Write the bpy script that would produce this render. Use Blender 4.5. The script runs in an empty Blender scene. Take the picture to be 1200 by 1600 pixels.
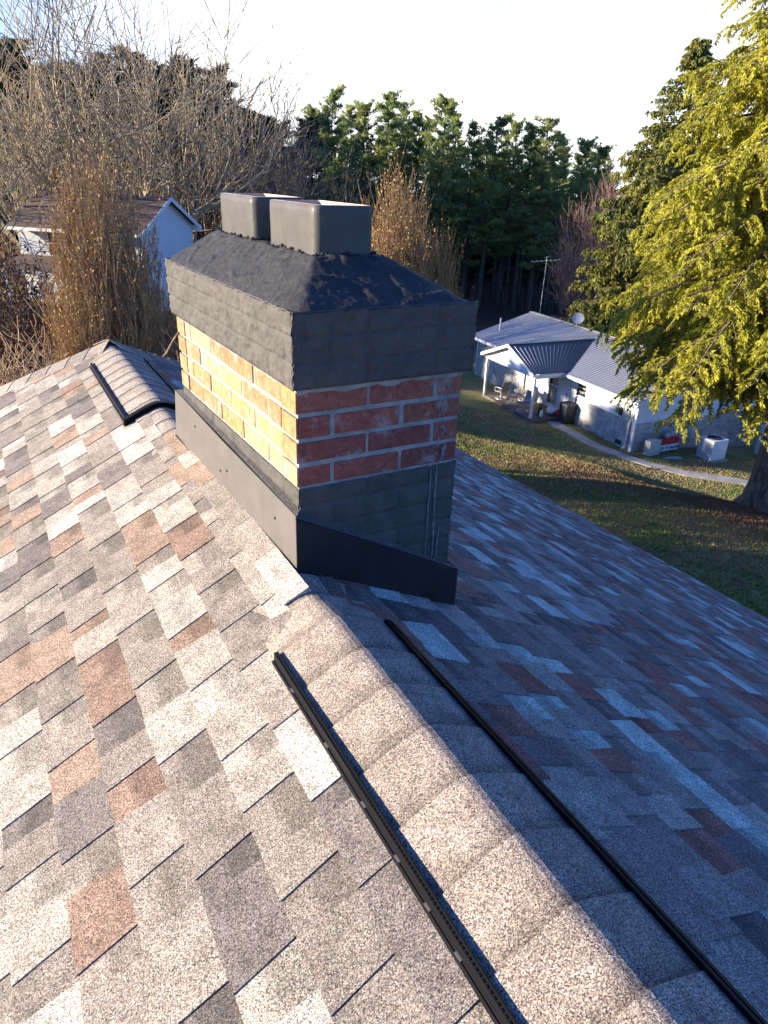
import bpy, bmesh, math, random
import numpy as np
from mathutils import Vector, Matrix, noise as mnoise

# ------------------------------------------------------------------ camera, world, sun
scene = bpy.context.scene
C = scene.collection
cam_d = bpy.data.cameras.new('camera'); cam = bpy.data.objects.new('camera', cam_d); C.objects.link(cam)
cam_d.sensor_fit = 'HORIZONTAL'; cam_d.sensor_width = 36.0; cam_d.lens = 33.0
cam_d.clip_start = 0.02; cam_d.clip_end = 2000
R3 = Matrix(((0.86704639, 0.18757631, -0.46156872), (-0.49703177, 0.38979152, -0.77525608), (0.0344959, 0.90159731, 0.43119871)))
cam.matrix_world = R3.to_4x4()
scene.camera = cam

SUN_AZ = -60.0      # degrees from +Y towards +X
SUN_EL = 13.5
sa, se = math.radians(SUN_AZ), math.radians(SUN_EL)
sdir = Vector((math.sin(sa)*math.cos(se), math.cos(sa)*math.cos(se), math.sin(se)))
sun_d = bpy.data.lights.new('sun', 'SUN'); sun_d.energy = 5.0; sun_d.angle = math.radians(0.5); sun_d.color = (1.0, 0.87, 0.68)
sun = bpy.data.objects.new('sun', sun_d); C.objects.link(sun)
sun.rotation_euler = sdir.to_track_quat('Z', 'Y').to_euler()
world = bpy.data.worlds.new('World'); scene.world = world; world.use_nodes = True
wn = world.node_tree; wn.nodes.clear()
sky = wn.nodes.new('ShaderNodeTexSky'); sky.sky_type = 'NISHITA'; sky.sun_disc = False
sky.sun_elevation = se; sky.sun_rotation = sa; sky.air_density = 1.0; sky.dust_density = 0.2; sky.ozone_density = 3.0
bg = wn.nodes.new('ShaderNodeBackground'); bg.inputs['Strength'].default_value = 0.062
wo = wn.nodes.new('ShaderNodeOutputWorld')
tc = wn.nodes.new('ShaderNodeTexCoord'); sep = wn.nodes.new('ShaderNodeSeparateXYZ')
wn.links.new(tc.outputs['Generated'], sep.inputs[0])
nz = wn.nodes.new('ShaderNodeTexNoise'); nz.inputs['Scale'].default_value = 2.2; nz.inputs['Detail'].default_value = 5
mp = wn.nodes.new('ShaderNodeMapping'); mp.inputs['Scale'].default_value = (1, 1, 3.5)
wn.links.new(tc.outputs['Generated'], mp.inputs[0]); wn.links.new(mp.outputs[0], nz.inputs['Vector'])
cl = wn.nodes.new('ShaderNodeMapRange'); cl.inputs[1].default_value = 0.30; cl.inputs[2].default_value = 0.50; cl.inputs[3].default_value = 0.45; cl.inputs[4].default_value = 1.0
wn.links.new(nz.outputs['Fac'], cl.inputs[0])
lowm = wn.nodes.new('ShaderNodeMapRange'); lowm.inputs[1].default_value = 0.20; lowm.inputs[2].default_value = 0.5
lowm.inputs[3].default_value = 1.0; lowm.inputs[4].default_value = 0.0
wn.links.new(sep.outputs['Z'], lowm.inputs[0])
mul = wn.nodes.new('ShaderNodeMath'); mul.operation = 'MULTIPLY'
dotn = wn.nodes.new('ShaderNodeVectorMath'); dotn.operation = 'DOT_PRODUCT'; dotn.inputs[1].default_value = (math.sin(math.radians(37)), math.cos(math.radians(37)), 0.0)
wn.links.new(tc.outputs['Generated'], dotn.inputs[0])
azm = wn.nodes.new('ShaderNodeMapRange'); azm.inputs[1].default_value = 0.80; azm.inputs[2].default_value = 0.95
wn.links.new(dotn.outputs['Value'], azm.inputs[0])
mul0 = wn.nodes.new('ShaderNodeMath'); mul0.operation = 'MULTIPLY'; wn.links.new(cl.outputs[0], mul0.inputs[0]); wn.links.new(azm.outputs[0], mul0.inputs[1])
wn.links.new(mul0.outputs[0], mul.inputs[0]); wn.links.new(lowm.outputs[0], mul.inputs[1])
mx = wn.nodes.new('ShaderNodeMixRGB'); mx.inputs[2].default_value = (9.5, 9.7, 9.9, 1)
tint = wn.nodes.new('ShaderNodeMixRGB'); tint.blend_type = 'MULTIPLY'; tint.inputs[0].default_value = 1.0; tint.inputs[2].default_value = (.64, 1.0, 1.85, 1)
wn.links.new(sky.outputs[0], tint.inputs[1])
wn.links.new(mul.outputs[0], mx.inputs[0]); wn.links.new(tint.outputs[0], mx.inputs[1])
wn.links.new(mx.outputs[0], bg.inputs[0]); wn.links.new(bg.outputs[0], wo.inputs[0])
scene.view_settings.view_transform = 'Standard'; scene.view_settings.look = 'None'
scene.view_settings.exposure = 1.66; scene.view_settings.gamma = 1.0

rnd = random.Random(7)
PI = math.pi
rad = math.radians

# ------------------------------------------------------------------ materials
def new_mat(name):
    m = bpy.data.materials.new(name); m.use_nodes = True
    return m, m.node_tree.nodes, m.node_tree.links, m.node_tree.nodes['Principled BSDF']
def L4(c): return (c[0], c[1], c[2], 1.0)
def mat(name, col, rough=0.8, col2=None, nscale=5.0, bump=0.0, bscale=40.0, metal=0.0, spec=0.5, attr=False, detail=4, stretch=None, lo=.35, hi=.65, bdist=.01):
    m, n, l, p = new_mat(name)
    p.inputs['Roughness'].default_value = rough; p.inputs['Metallic'].default_value = metal
    p.inputs['Specular IOR Level'].default_value = spec
    t = n.new('ShaderNodeTexCoord'); src = t.outputs['Object']
    if stretch:
        mpn = n.new('ShaderNodeMapping'); mpn.inputs['Scale'].default_value = stretch
        l.new(src, mpn.inputs[0]); src = mpn.outputs[0]
    if attr:
        a = n.new('ShaderNodeAttribute'); a.attribute_name = 'col'; base = a.outputs['Color']
    else:
        rgb = n.new('ShaderNodeRGB'); rgb.outputs[0].default_value = L4(col); base = rgb.outputs[0]
    if col2 is not None:
        nt = n.new('ShaderNodeTexNoise'); nt.inputs['Scale'].default_value = nscale; nt.inputs['Detail'].default_value = detail
        l.new(src, nt.inputs['Vector'])
        mr = n.new('ShaderNodeMapRange'); mr.inputs[1].default_value = lo; mr.inputs[2].default_value = hi
        l.new(nt.outputs['Fac'], mr.inputs[0])
        mi = n.new('ShaderNodeMixRGB'); mi.inputs[2].default_value = L4(col2)
        l.new(mr.outputs[0], mi.inputs[0]); l.new(base, mi.inputs[1]); base = mi.outputs[0]
    l.new(base, p.inputs['Base Color'])
    if bump:
        nb = n.new('ShaderNodeTexNoise'); nb.inputs['Scale'].default_value = bscale; nb.inputs['Detail'].default_value = 6
        l.new(src, nb.inputs['Vector'])
        b = n.new('ShaderNodeBump'); b.inputs['Strength'].default_value = bump; b.inputs['Distance'].default_value = bdist
        l.new(nb.outputs['Fac'], b.inputs['Height']); l.new(b.outputs[0], p.inputs['Normal'])
    return m

def granule_mat(name, attr=True, col=(.3, .27, .23), scale=600.0):
    """Mineral granules: each Voronoi cell is one granule, its own tint over the shingle's blend colour."""
    m, n, l, p = new_mat(name)
    p.inputs['Roughness'].default_value = 0.92; p.inputs['Specular IOR Level'].default_value = 0.25
    t = n.new('ShaderNodeTexCoord')
    v = n.new('ShaderNodeTexVoronoi'); v.inputs['Scale'].default_value = scale
    l.new(t.outputs['Object'], v.inputs['Vector'])
    sp = n.new('ShaderNodeSeparateColor'); l.new(v.outputs['Color'], sp.inputs[0])
    r1 = n.new('ShaderNodeValToRGB'); cr = r1.color_ramp; cr.interpolation = 'CONSTANT'
    stops = [(0.0, (.22, .21, .22)), (.18, (.55, .50, .48)), (.34, (.85, .82, .80)), (.52, (1.05, 1.0, .95)), (.66, (1.35, 1.05, .80)), (.76, (1.55, 1.5, 1.4)), (.90, (2.1, 2.05, 1.95))]
    cr.elements[0].position = 0.0; cr.elements[0].color = L4([c*.45 for c in stops[0][1]])
    cr.elements[1].position = stops[1][0]; cr.elements[1].color = L4([c*.45 for c in stops[1][1]])
    for pos, c in stops[2:]:
        e = cr.elements.new(pos); e.color = L4([x*.45 for x in c])
    l.new(sp.outputs[0], r1.inputs[0])
    if attr:
        a = n.new('ShaderNodeAttribute'); a.attribute_name = 'col'; base = a.outputs['Color']
    else:
        rgb = n.new('ShaderNodeRGB'); rgb.outputs[0].default_value = L4(col); base = rgb.outputs[0]
    # patchy blend inside a tab
    nt = n.new('ShaderNodeTexNoise'); nt.inputs['Scale'].default_value = 16; nt.inputs['Detail'].default_value = 6; nt.inputs['Roughness'].default_value = .62
    l.new(t.outputs['Object'], nt.inputs['Vector'])
    mr = n.new('ShaderNodeMapRange'); mr.inputs[3].default_value = .74*2.15; mr.inputs[4].default_value = 1.26*2.15; mr.inputs[1].default_value = .3; mr.inputs[2].default_value = .7
    l.new(nt.outputs['Fac'], mr.inputs[0])
    m1 = n.new('ShaderNodeMixRGB'); m1.blend_type = 'MULTIPLY'; m1.inputs[0].default_value = 1.0
    l.new(base, m1.inputs[1]); l.new(r1.outputs[0], m1.inputs[2])
    m2 = n.new('ShaderNodeVectorMath'); m2.operation = 'SCALE'
    l.new(m1.outputs[0], m2.inputs[0]); l.new(mr.outputs[0], m2.inputs['Scale'])
    l.new(m2.outputs[0], p.inputs['Base Color'])
    b = n.new('ShaderNodeBump'); b.inputs['Strength'].default_value = 0.55; b.inputs['Distance'].default_value = 0.0012
    l.new(sp.outputs[1], b.inputs['Height']); l.new(b.outputs[0], p.inputs['Normal'])
    return m

M = {}
M['shingle'] = granule_mat('granule_shingle')
M['black_metal'] = mat('black_painted_flashing', (.110, .099, .091), .5, (.130, .117, .106), 9, .12, 30, spec=.15, bdist=.004)
M['vent_plastic'] = mat('black_vent_plastic', (.006, .006, .007), .5, spec=.12)
M['clip'] = mat('vent_clip', (.16, .15, .15), .5)
M['nail'] = mat('nail_head', (.05, .045, .04), .5)
def paint_mat(name, a, b, bs=.75):
    m, n, l, p = new_mat(name)
    p.inputs['Roughness'].default_value = .62; p.inputs['Specular IOR Level'].default_value = .12
    t = n.new('ShaderNodeTexCoord')
    nt = n.new('ShaderNodeTexNoise'); nt.inputs['Scale'].default_value = 14; nt.inputs['Detail'].default_value = 8; nt.inputs['Roughness'].default_value = .7
    l.new(t.outputs['Object'], nt.inputs['Vector'])
    mi = n.new('ShaderNodeMixRGB'); mi.inputs[1].default_value = L4(a); mi.inputs[2].default_value = L4(b)
    mr = n.new('ShaderNodeMapRange'); mr.inputs[1].default_value = .35; mr.inputs[2].default_value = .65
    l.new(nt.outputs['Fac'], mr.inputs[0]); l.new(mr.outputs[0], mi.inputs[0])
    # pits and pinholes in the coating
    v = n.new('ShaderNodeTexVoronoi'); v.inputs['Scale'].default_value = 95
    nw = n.new('ShaderNodeTexNoise'); nw.inputs['Scale'].default_value = 30; nw.inputs['Detail'].default_value = 4
    l.new(t.outputs['Object'], nw.inputs['Vector'])
    ad = n.new('ShaderNodeMixRGB'); ad.blend_type = 'ADD'; ad.inputs[0].default_value = .08
    l.new(t.outputs['Object'], ad.inputs[1]); l.new(nw.outputs['Color'], ad.inputs[2]); l.new(ad.outputs[0], v.inputs['Vector'])
    pit = n.new('ShaderNodeMapRange'); pit.inputs[1].default_value = .05; pit.inputs[2].default_value = .16
    l.new(v.outputs['Distance'], pit.inputs[0])
    gate = n.new('ShaderNodeMapRange'); gate.inputs[1].default_value = .50; gate.inputs[2].default_value = .56; gate.inputs[3].default_value = 1; gate.inputs[4].default_value = 0
    l.new(nw.outputs['Fac'], gate.inputs[0])
    mxm = n.new('ShaderNodeMath'); mxm.operation = 'MAXIMUM'; l.new(pit.outputs[0], mxm.inputs[0]); l.new(gate.outputs[0], mxm.inputs[1])
    dk = n.new('ShaderNodeMixRGB'); dk.inputs[1].default_value = (.015, .014, .014, 1)
    l.new(mxm.outputs[0], dk.inputs[0]); l.new(mi.outputs[0], dk.inputs[2]); l.new(dk.outputs[0], p.inputs['Base Color'])
    n2 = n.new('ShaderNodeTexNoise'); n2.inputs['Scale'].default_value = 55; n2.inputs['Detail'].default_value = 9; n2.inputs['Roughness'].default_value = .65
    l.new(t.outputs['Object'], n2.inputs['Vector'])
    h = n.new('ShaderNodeMath'); h.operation = 'MULTIPLY_ADD'; h.inputs[1].default_value = .6
    l.new(mxm.outputs[0], h.inputs[0]); l.new(n2.outputs['Fac'], h.inputs[2])
    b_ = n.new('ShaderNodeBump'); b_.inputs['Strength'].default_value = bs; b_.inputs['Distance'].default_value = .006
    l.new(h.outputs[0], b_.inputs['Height']); l.new(b_.outputs[0], p.inputs['Normal'])
    return m
M['paint'] = paint_mat('black_masonry_coating', (.068, .063, .059), (.108, .097, .088))
M['crown'] = paint_mat('black_crown_coating', (.034, .034, .035), (.060, .056, .053), 1.0)
M['flue_paint'] = mat('black_flue_coating', (.078, .072, .066), .45, (.10, .091, .083), 12, .25, 60, spec=.15, bdist=.004)
M['clay'] = mat('flue_clay', (.46, .30, .20), .85, (.62, .50, .38), 9, .3, 30)
M['mortar'] = mat('mortar_grey', (.33, .32, .30), .95, (.21, .205, .19), 20, .6, 90, bdist=.004)
# brick: colour attribute per brick, mottled
def brick_mat():
    m, n, l, p = new_mat('fired_brick'); p.inputs['Roughness'].default_value = .9
    t = n.new('ShaderNodeTexCoord'); a = n.new('ShaderNodeAttribute'); a.attribute_name = 'col'
    nt = n.new('ShaderNodeTexNoise'); nt.inputs['Scale'].default_value = 45; nt.inputs['Detail'].default_value = 7; nt.inputs['Roughness'].default_value = .7
    l.new(t.outputs['Object'], nt.inputs['Vector'])
    mr = n.new('ShaderNodeMapRange'); mr.inputs[1].default_value = .3; mr.inputs[2].default_value = .7; mr.inputs[3].default_value = .55; mr.inputs[4].default_value = 1.45
    l.new(nt.outputs['Fac'], mr.inputs[0])
    sc = n.new('ShaderNodeVectorMath'); sc.operation = 'SCALE'; l.new(a.outputs['Color'], sc.inputs[0]); l.new(mr.outputs[0], sc.inputs['Scale'])
    # lime bloom smeared over some bricks
    n2 = n.new('ShaderNodeTexNoise'); n2.inputs['Scale'].default_value = 9; n2.inputs['Detail'].default_value = 8; n2.inputs['Roughness'].default_value = .75
    l.new(t.outputs['Object'], n2.inputs['Vector'])
    m2 = n.new('ShaderNodeMapRange'); m2.inputs[1].default_value = .53; m2.inputs[2].default_value = .70; m2.inputs[3].default_value = 0; m2.inputs[4].default_value = .75
    l.new(n2.outputs['Fac'], m2.inputs[0])
    mi = n.new('ShaderNodeMixRGB'); mi.inputs[2].default_value = (.42, .38, .35, 1)
    l.new(m2.outputs[0], mi.inputs[0]); l.new(sc.outputs[0], mi.inputs[1]); l.new(mi.outputs[0], p.inputs['Base Color'])
    b = n.new('ShaderNodeBump'); b.inputs['Strength'].default_value = .6; b.inputs['Distance'].default_value = .004
    l.new(nt.outputs['Fac'], b.inputs['Height']); l.new(b.outputs[0], p.inputs['Normal'])
    return m
M['brick'] = brick_mat()
M['lime'] = mat('lime_runs', (.26, .25, .25), .9, (.2, .19, .2), 30)
M['white_wood'] = mat('white_painted_wood', (.74, .74, .73), .6, (.62, .62, .60), 6, .1, 20)
M['white_siding'] = mat('white_vinyl_siding', (.76, .77, .78), .5, (.66, .67, .68), 3)
M['ground'] = None
M['bark_grey'] = mat('grey_bark', (.46, .37, .245), .95, (.30, .24, .16), 6, .6, 25, stretch=(1, 1, .3))
M['bark_dark'] = mat('dark_bark', (.07, .055, .045), .95, (.12, .095, .075), 5, .5, 20, stretch=(1, 1, .3))
M['bark_red'] = mat('reddish_twigs', (.30, .17, .12), .9, (.20, .12, .09), 4)
M['bark_brown'] = mat('brown_twigs', (.40, .28, .16), .9, (.24, .15, .09), 4)
M['bark_hemlock'] = mat('hemlock_bark', (.24, .19, .13), .95, (.09, .065, .05), 9, 1.0, 22, stretch=(1, 1, .35), bdist=.06)

def leaf_mat(name, c1, c2, nscale=1.5, trans=.25):
    m, n, l, p = new_mat(name); p.inputs['Roughness'].default_value = .65; p.inputs['Specular IOR Level'].default_value = .2
    t = n.new('ShaderNodeTexCoord'); a = n.new('ShaderNodeTexNoise'); a.inputs['Scale'].default_value = nscale; a.inputs['Detail'].default_value = 5
    l.new(t.outputs['Object'], a.inputs['Vector'])
    mr = n.new('ShaderNodeMapRange'); mr.inputs[1].default_value = .35; mr.inputs[2].default_value = .65
    l.new(a.outputs['Fac'], mr.inputs[0])
    mi = n.new('ShaderNodeMixRGB'); mi.inputs[1].default_value = L4(c1); mi.inputs[2].default_value = L4(c2)
    l.new(mr.outputs[0], mi.inputs[0]); l.new(mi.outputs[0], p.inputs['Base Color'])
    tr = n.new('ShaderNodeBsdfTranslucent'); l.new(mi.outputs[0], tr.inputs[0])
    ms = n.new('ShaderNodeMixShader'); ms.inputs[0].default_value = trans
    l.new(p.outputs[0], ms.inputs[1]); l.new(tr.outputs[0], ms.inputs[2]); l.new(ms.outputs[0], n['Material Output'].inputs[0])
    return m
M['hemlock_leaf'] = leaf_mat('hemlock_needles', (.54, .50, .06), (.27, .27, .04), 1.3, .42)
M['spruce_leaf'] = leaf_mat('spruce_needles', (.30, .28, .06), (.13, .15, .045), 1.0)
M['pine_leaf'] = leaf_mat('pine_needles', (.42, .43, .12), (.17, .25, .11), .5, .5)
M['cedar_leaf'] = leaf_mat('dark_evergreen_needles', (.07, .085, .04), (.04, .05, .034), .5)
M['brown_leaf'] = leaf_mat('withered_leaves', (.13, .055, .03), (.08, .035, .022), 3)
M['bud'] = leaf_mat('bud_scales', (.36, .15, .06), (.42, .33, .08), 2.5, .1)

# ------------------------------------------------------------------ object helpers
def link(o, parent=None):
    C.objects.link(o)
    if parent is not None: o.parent = parent
    return o
def tag(o, label=None, cat=None, group=None, kind=None):
    if label: o['label'] = label
    if cat: o['category'] = cat
    if group: o['group'] = group
    if kind: o['kind'] = kind
    return o
def empty(name, loc=(0, 0, 0), rz=0.0, label=None, cat=None, group=None, parent=None):
    o = bpy.data.objects.new(name, None); o.location = loc; o.rotation_euler = (0, 0, rz); o.empty_display_size = .2
    link(o, parent); tag(o, label, cat, group); return o

class MB:
    def __init__(s): s.v = []; s.f = []; s.c = []
    def poly(s, pts, col=(1, 1, 1)):
        b = len(s.v); s.v.extend([tuple(p) for p in pts]); s.f.append(tuple(range(b, b+len(pts)))); s.c.append(col)
    def faces(s, pts, fs, col=(1, 1, 1)):
        b = len(s.v); s.v.extend([tuple(p) for p in pts])
        for f in fs: s.f.append(tuple(b+i for i in f)); s.c.append(col)
    def box(s, x0, x1, y0, y1, z0, z1, col=(1, 1, 1), mtx=None):
        p = [Vector(q) for q in ((x0, y0, z0), (x1, y0, z0), (x1, y1, z0), (x0, y1, z0), (x0, y0, z1), (x1, y0, z1), (x1, y1, z1), (x0, y1, z1))]
        if mtx is not None: p = [mtx @ q for q in p]
        s.faces(p, [(0, 3, 2, 1), (4, 5, 6, 7), (0, 1, 5, 4), (1, 2, 6, 5), (2, 3, 7, 6), (3, 0, 4, 7)], col)
    def bar(s, a, b, w, h=None, col=(1, 1, 1)):
        a = Vector(a); b = Vector(b); h = h or w; d = b-a
        q = d.to_track_quat('Z', 'Y').to_matrix().to_4x4(); q.translation = a
        s.box(-w/2, w/2, -h/2, h/2, 0, d.length, col, q)
    def tube(s, pts, rs, n=8, col=(1, 1, 1), cap=True):
        pts = [Vector(p) for p in pts]; b = len(s.v); k = len(pts)
        if not hasattr(rs, '__len__'): rs = [rs]*k
        prev = None
        for i, p in enumerate(pts):
            d = (pts[min(i+1, k-1)]-pts[max(i-1, 0)]).normalized()
            if prev is None:
                u = d.orthogonal().normalized()
            else:
                u = (prev-d*prev.dot(d)).normalized()
            prev = u; w = d.cross(u)
            for j in range(n):
                a = 2*PI*j/n; s.v.append(tuple(p+(u*math.cos(a)+w*math.sin(a))*rs[i]))
        for i in range(k-1):
            for j in range(n):
                s.f.append((b+i*n+j, b+i*n+(j+1) % n, b+(i+1)*n+(j+1) % n, b+(i+1)*n+j)); s.c.append(col)
        if cap:
            s.f.append(tuple(b+j for j in reversed(range(n)))); s.c.append(col)
            s.f.append(tuple(b+(k-1)*n+j for j in range(n))); s.c.append(col)
    def build(s, name, m, parent=None, smooth=False, attr=False, bevel=0, loc=None):
        me = bpy.data.meshes.new(name); me.from_pydata(s.v, [], s.f); me.update()
        if m is not None: me.materials.append(m)
        if attr: face_cols(me, s.c)
        if smooth: me.polygons.foreach_set('use_smooth', [True]*len(me.polygons))
        o = bpy.data.objects.new(name, me); link(o, parent)
        if loc: o.location = loc
        if bevel:
            b = o.modifiers.new('bevel', 'BEVEL'); b.width = bevel; b.segments = 2; b.limit_method = 'ANGLE'
        return o
def face_cols(me, cols):
    a = me.attributes.new('col', 'FLOAT_COLOR', 'FACE')
    arr = np.ones((len(cols), 4), dtype=np.float32); arr[:, :3] = np.array(cols, dtype=np.float32).reshape(-1, 3)
    a.data.foreach_set('color', arr.ravel())
def np_mesh(name, verts, nper, m, smooth=False, extra=None):
    """verts (N*nper,3): N separate n-gons."""
    verts = np.asarray(verts, dtype=np.float32).reshape(-1, 3); N = len(verts)//nper
    me = bpy.data.meshes.new(name)
    me.vertices.add(len(verts)); me.vertices.foreach_set('co', verts.ravel())
    me.loops.add(len(verts)); me.loops.foreach_set('vertex_index', np.arange(len(verts), dtype=np.int32))
    me.polygons.add(N); me.polygons.foreach_set('loop_start', np.arange(0, len(verts), nper, dtype=np.int32))
    me.polygons.foreach_set('loop_total', np.full(N, nper, dtype=np.int32))
    me.update(calc_edges=True); me.materials.append(m)
    if smooth: me.polygons.foreach_set('use_smooth', [True]*N)
    return me
def seg_mesh(name, segs, m, sides=3):
    """segs rows: x0 y0 z0 x1 y1 z1 r0 r1 -> tapered open tubes."""
    s = np.asarray(segs, dtype=np.float64); a = s[:, :3]; b = s[:, 3:6]; d = b-a
    d /= (np.linalg.norm(d, axis=1, keepdims=True)+1e-9)
    ref = np.where(np.abs(d[:, 2:3]) > .9, np.array([[1., 0, 0]]), np.array([[0, 0, 1.]]))
    u = np.cross(d, ref); u /= np.linalg.norm(u, axis=1, keepdims=True); w = np.cross(d, u)
    ring = []
    for P, r in ((a, s[:, 6:7]), (b, s[:, 7:8])):
        for k in range(sides):
            t = 2*PI*k/sides; ring.append(P+(u*math.cos(t)+w*math.sin(t))*r)
    V = np.stack(ring, axis=1)                       # n, 2*sides, 3
    n = len(s); me = bpy.data.meshes.new(name)
    me.vertices.add(n*2*sides); me.vertices.foreach_set('co', V.astype(np.float32).ravel())
    f = np.array([(k, (k+1) % sides, sides+(k+1) % sides, sides+k) for k in range(sides)], dtype=np.int32)
    idx = (np.arange(n, dtype=np.int32)*2*sides)[:, None, None]+f[None]
    me.loops.add(n*sides*4); me.loops.foreach_set('vertex_index', idx.ravel())
    me.polygons.add(n*sides); me.polygons.foreach_set('loop_start', np.arange(0, n*sides*4, 4, dtype=np.int32))
    me.polygons.foreach_set('loop_total', np.full(n*sides, 4, dtype=np.int32))
    me.update(calc_edges=True); me.materials.append(m)
    me.polygons.foreach_set('use_smooth', [True]*(n*sides))
    return me
def put(name, me, parent=None, loc=None):
    o = bpy.data.objects.new(name, me); link(o, parent)
    if loc is not None: o.location = loc
    return o

# ------------------------------------------------------------------ ground: one heightfield sheet through surveyed levels
GP = np.array([(6, 3, -7.25), (6, 8, -7.25), (0, 10, -6.6), (-5, 8, -6.5), (-5, -5, -6.3), (6, -5, -7.1), (12, 8, -7.95), (12, 14, -8.25), (15, 18, -8.95), (13.4, 12, -8.15),
  (20.4, 11.8, -9.1), (20, 9, -8.9), (18, 8.5, -8.55), (19.4, 14.2, -9.3), (20, 17, -9.75), (23.1, 14.9, -11.15), (23.2, 19.2, -11.1), (24, 12, -11.0), (24.6, 22.5, -11.4), (26.2, 18.4, -11.45), (28, 16.2, -11.5),
  (24, 27, -11.4), (22, 27, -11.0), (17, 22, -9.7), (18, 27, -10.2), (25.6, 24, -11.4), (27, 28, -11.4), (28, 36, -11.4), (33, 20, -12.0), (32, 16, -12.0), (36, 28, -11.7), (36, 38, -11.8), (24, 38, -11.3), (25, 33, -11.4), (40, 55, -12.3), (60, 60, -12.6),
  (55, 70, -12.7), (30, 60, -11.8), (45, 85, -12.6), (10, 50, -8.8), (3, 58, -8.7), (15, 30, -8.9), (2, 15, -6.8), (0, 30, -7.6), (2, 38, -7.9), (-10, 50, -8), (0, 80, -9.8), (25, 45, -10.7), (-30, 20, -7), (60, 20, -12.6),
  (0, 250, -14), (200, 200, -14), (250, 0, -14), (-200, 100, -11), (-200, -200, -9), (200, -200, -13), (0, -60, -8), (40, -10, -10.5), (20, 0, -8.4)], dtype=float)
def _tps():
    X = GP[:, :2]; n = len(X)
    d = np.linalg.norm(X[:, None]-X[None], axis=2); K = np.where(d > 0, d*d*np.log(d+1e-12), 0)+np.eye(n)*.3
    P = np.hstack([np.ones((n, 1)), X]); A = np.vstack([np.hstack([K, P]), np.hstack([P.T, np.zeros((3, 3))])])
    return np.linalg.solve(A, np.concatenate([GP[:, 2], np.zeros(3)]))
TW = _tps()
def gz(x, y):
    x = np.atleast_1d(np.asarray(x, float)); y = np.atleast_1d(np.asarray(y, float))
    xc = np.clip(x, -200, 250); yc = np.clip(y, -200, 250)
    d = np.sqrt((xc[:, None]-GP[None, :, 0])**2+(yc[:, None]-GP[None, :, 1])**2)
    K = np.where(d > 0, d*d*np.log(d+1e-12), 0)
    return K @ TW[:len(GP)]+TW[-3]+TW[-2]*xc+TW[-1]*yc
def g1(x, y): return float(gz(x, y)[0])

def ground_material():
    m, n, l, p = new_mat('winter_lawn'); p.inputs['Roughness'].default_value = .95; p.inputs['Specular IOR Level'].default_value = .1
    t = n.new('ShaderNodeTexCoord')
    def noise(sc, det=5, ro=.6):
        a = n.new('ShaderNodeTexNoise'); a.inputs['Scale'].default_value = sc; a.inputs['Detail'].default_value = det; a.inputs['Roughness'].default_value = ro
        l.new(t.outputs['Object'], a.inputs['Vector']); return a.outputs['Fac']
    def rng(s, a, b, c=0, d=1):
        r = n.new('ShaderNodeMapRange'); r.inputs[1].default_value = a; r.inputs[2].default_value = b; r.inputs[3].default_value = c; r.inputs[4].default_value = d
        l.new(s, r.inputs[0]); return r.outputs[0]
    def mix(f, a, b):
        x = n.new('ShaderNodeMixRGB')
        l.new(f, x.inputs[0])
        for i, q in ((1, a), (2, b)):
            if isinstance(q, tuple): x.inputs[i].default_value = L4(q)
            else: l.new(q, x.inputs[i])
        return x.outputs[0]
    c = mix(rng(noise(.35), .42, .60), (.17, .23, .055), (.34, .27, .12))
    c = mix(rng(noise(2.3, 6), .40, .66), c, (.31, .23, .12))
    c = mix(rng(noise(14, 6, .75), .5, .75, 0, .8), c, (.055, .065, .022))
    # needle litter round the big trunk
    sub = n.new('ShaderNodeVectorMath'); sub.operation = 'DISTANCE'; sub.inputs[1].default_value = (20.2, 11.2, -9.2); l.new(t.outputs['Object'], sub.inputs[0])
    dd = n.new('ShaderNodeMath'); dd.operation = 'MULTIPLY_ADD'; dd.inputs[1].default_value = 3.0; l.new(noise(1.2), dd.inputs[0]); l.new(sub.outputs['Value'], dd.inputs[2])
    c = mix(rng(dd.outputs[0], 3.4, 5.2, .85, 0), c, (.24, .12, .07))
    # worn brown strip over the brow of the slope
    s2 = n.new('ShaderNodeVectorMath'); s2.operation = 'DISTANCE'; s2.inputs[1].default_value = (19.2, 16.2, -9.4); l.new(t.outputs['Object'], s2.inputs[0])
    d2 = n.new('ShaderNodeMath'); d2.operation = 'MULTIPLY_ADD'; d2.inputs[1].default_value = 4.0; l.new(noise(.8), d2.inputs[0]); l.new(s2.outputs['Value'], d2.inputs[2])
    c = mix(rng(d2.outputs[0], 4.2, 7.0, .75, 0), c, (.26, .17, .10))
    # forest floor and bare field far off
    sp = n.new('ShaderNodeSeparateXYZ'); l.new(t.outputs['Object'], sp.inputs[0])
    ff = n.new('ShaderNodeMath'); ff.operation = 'ADD'; l.new(sp.outputs[0], ff.inputs[0]); l.new(sp.outputs[1], ff.inputs[1])
    c = mix(rng(ff.outputs[0], 70, 84), c, (.075, .05, .034))
    l.new(c, p.inputs['Base Color'])
    b = n.new('ShaderNodeBump'); b.inputs['Strength'].default_value = .8; b.inputs['Distance'].default_value = .05
    l.new(noise(22, 6, .8), b.inputs['Height']); l.new(b.outputs[0], p.inputs['Normal'])
    return m
M['ground'] = ground_material()
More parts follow.
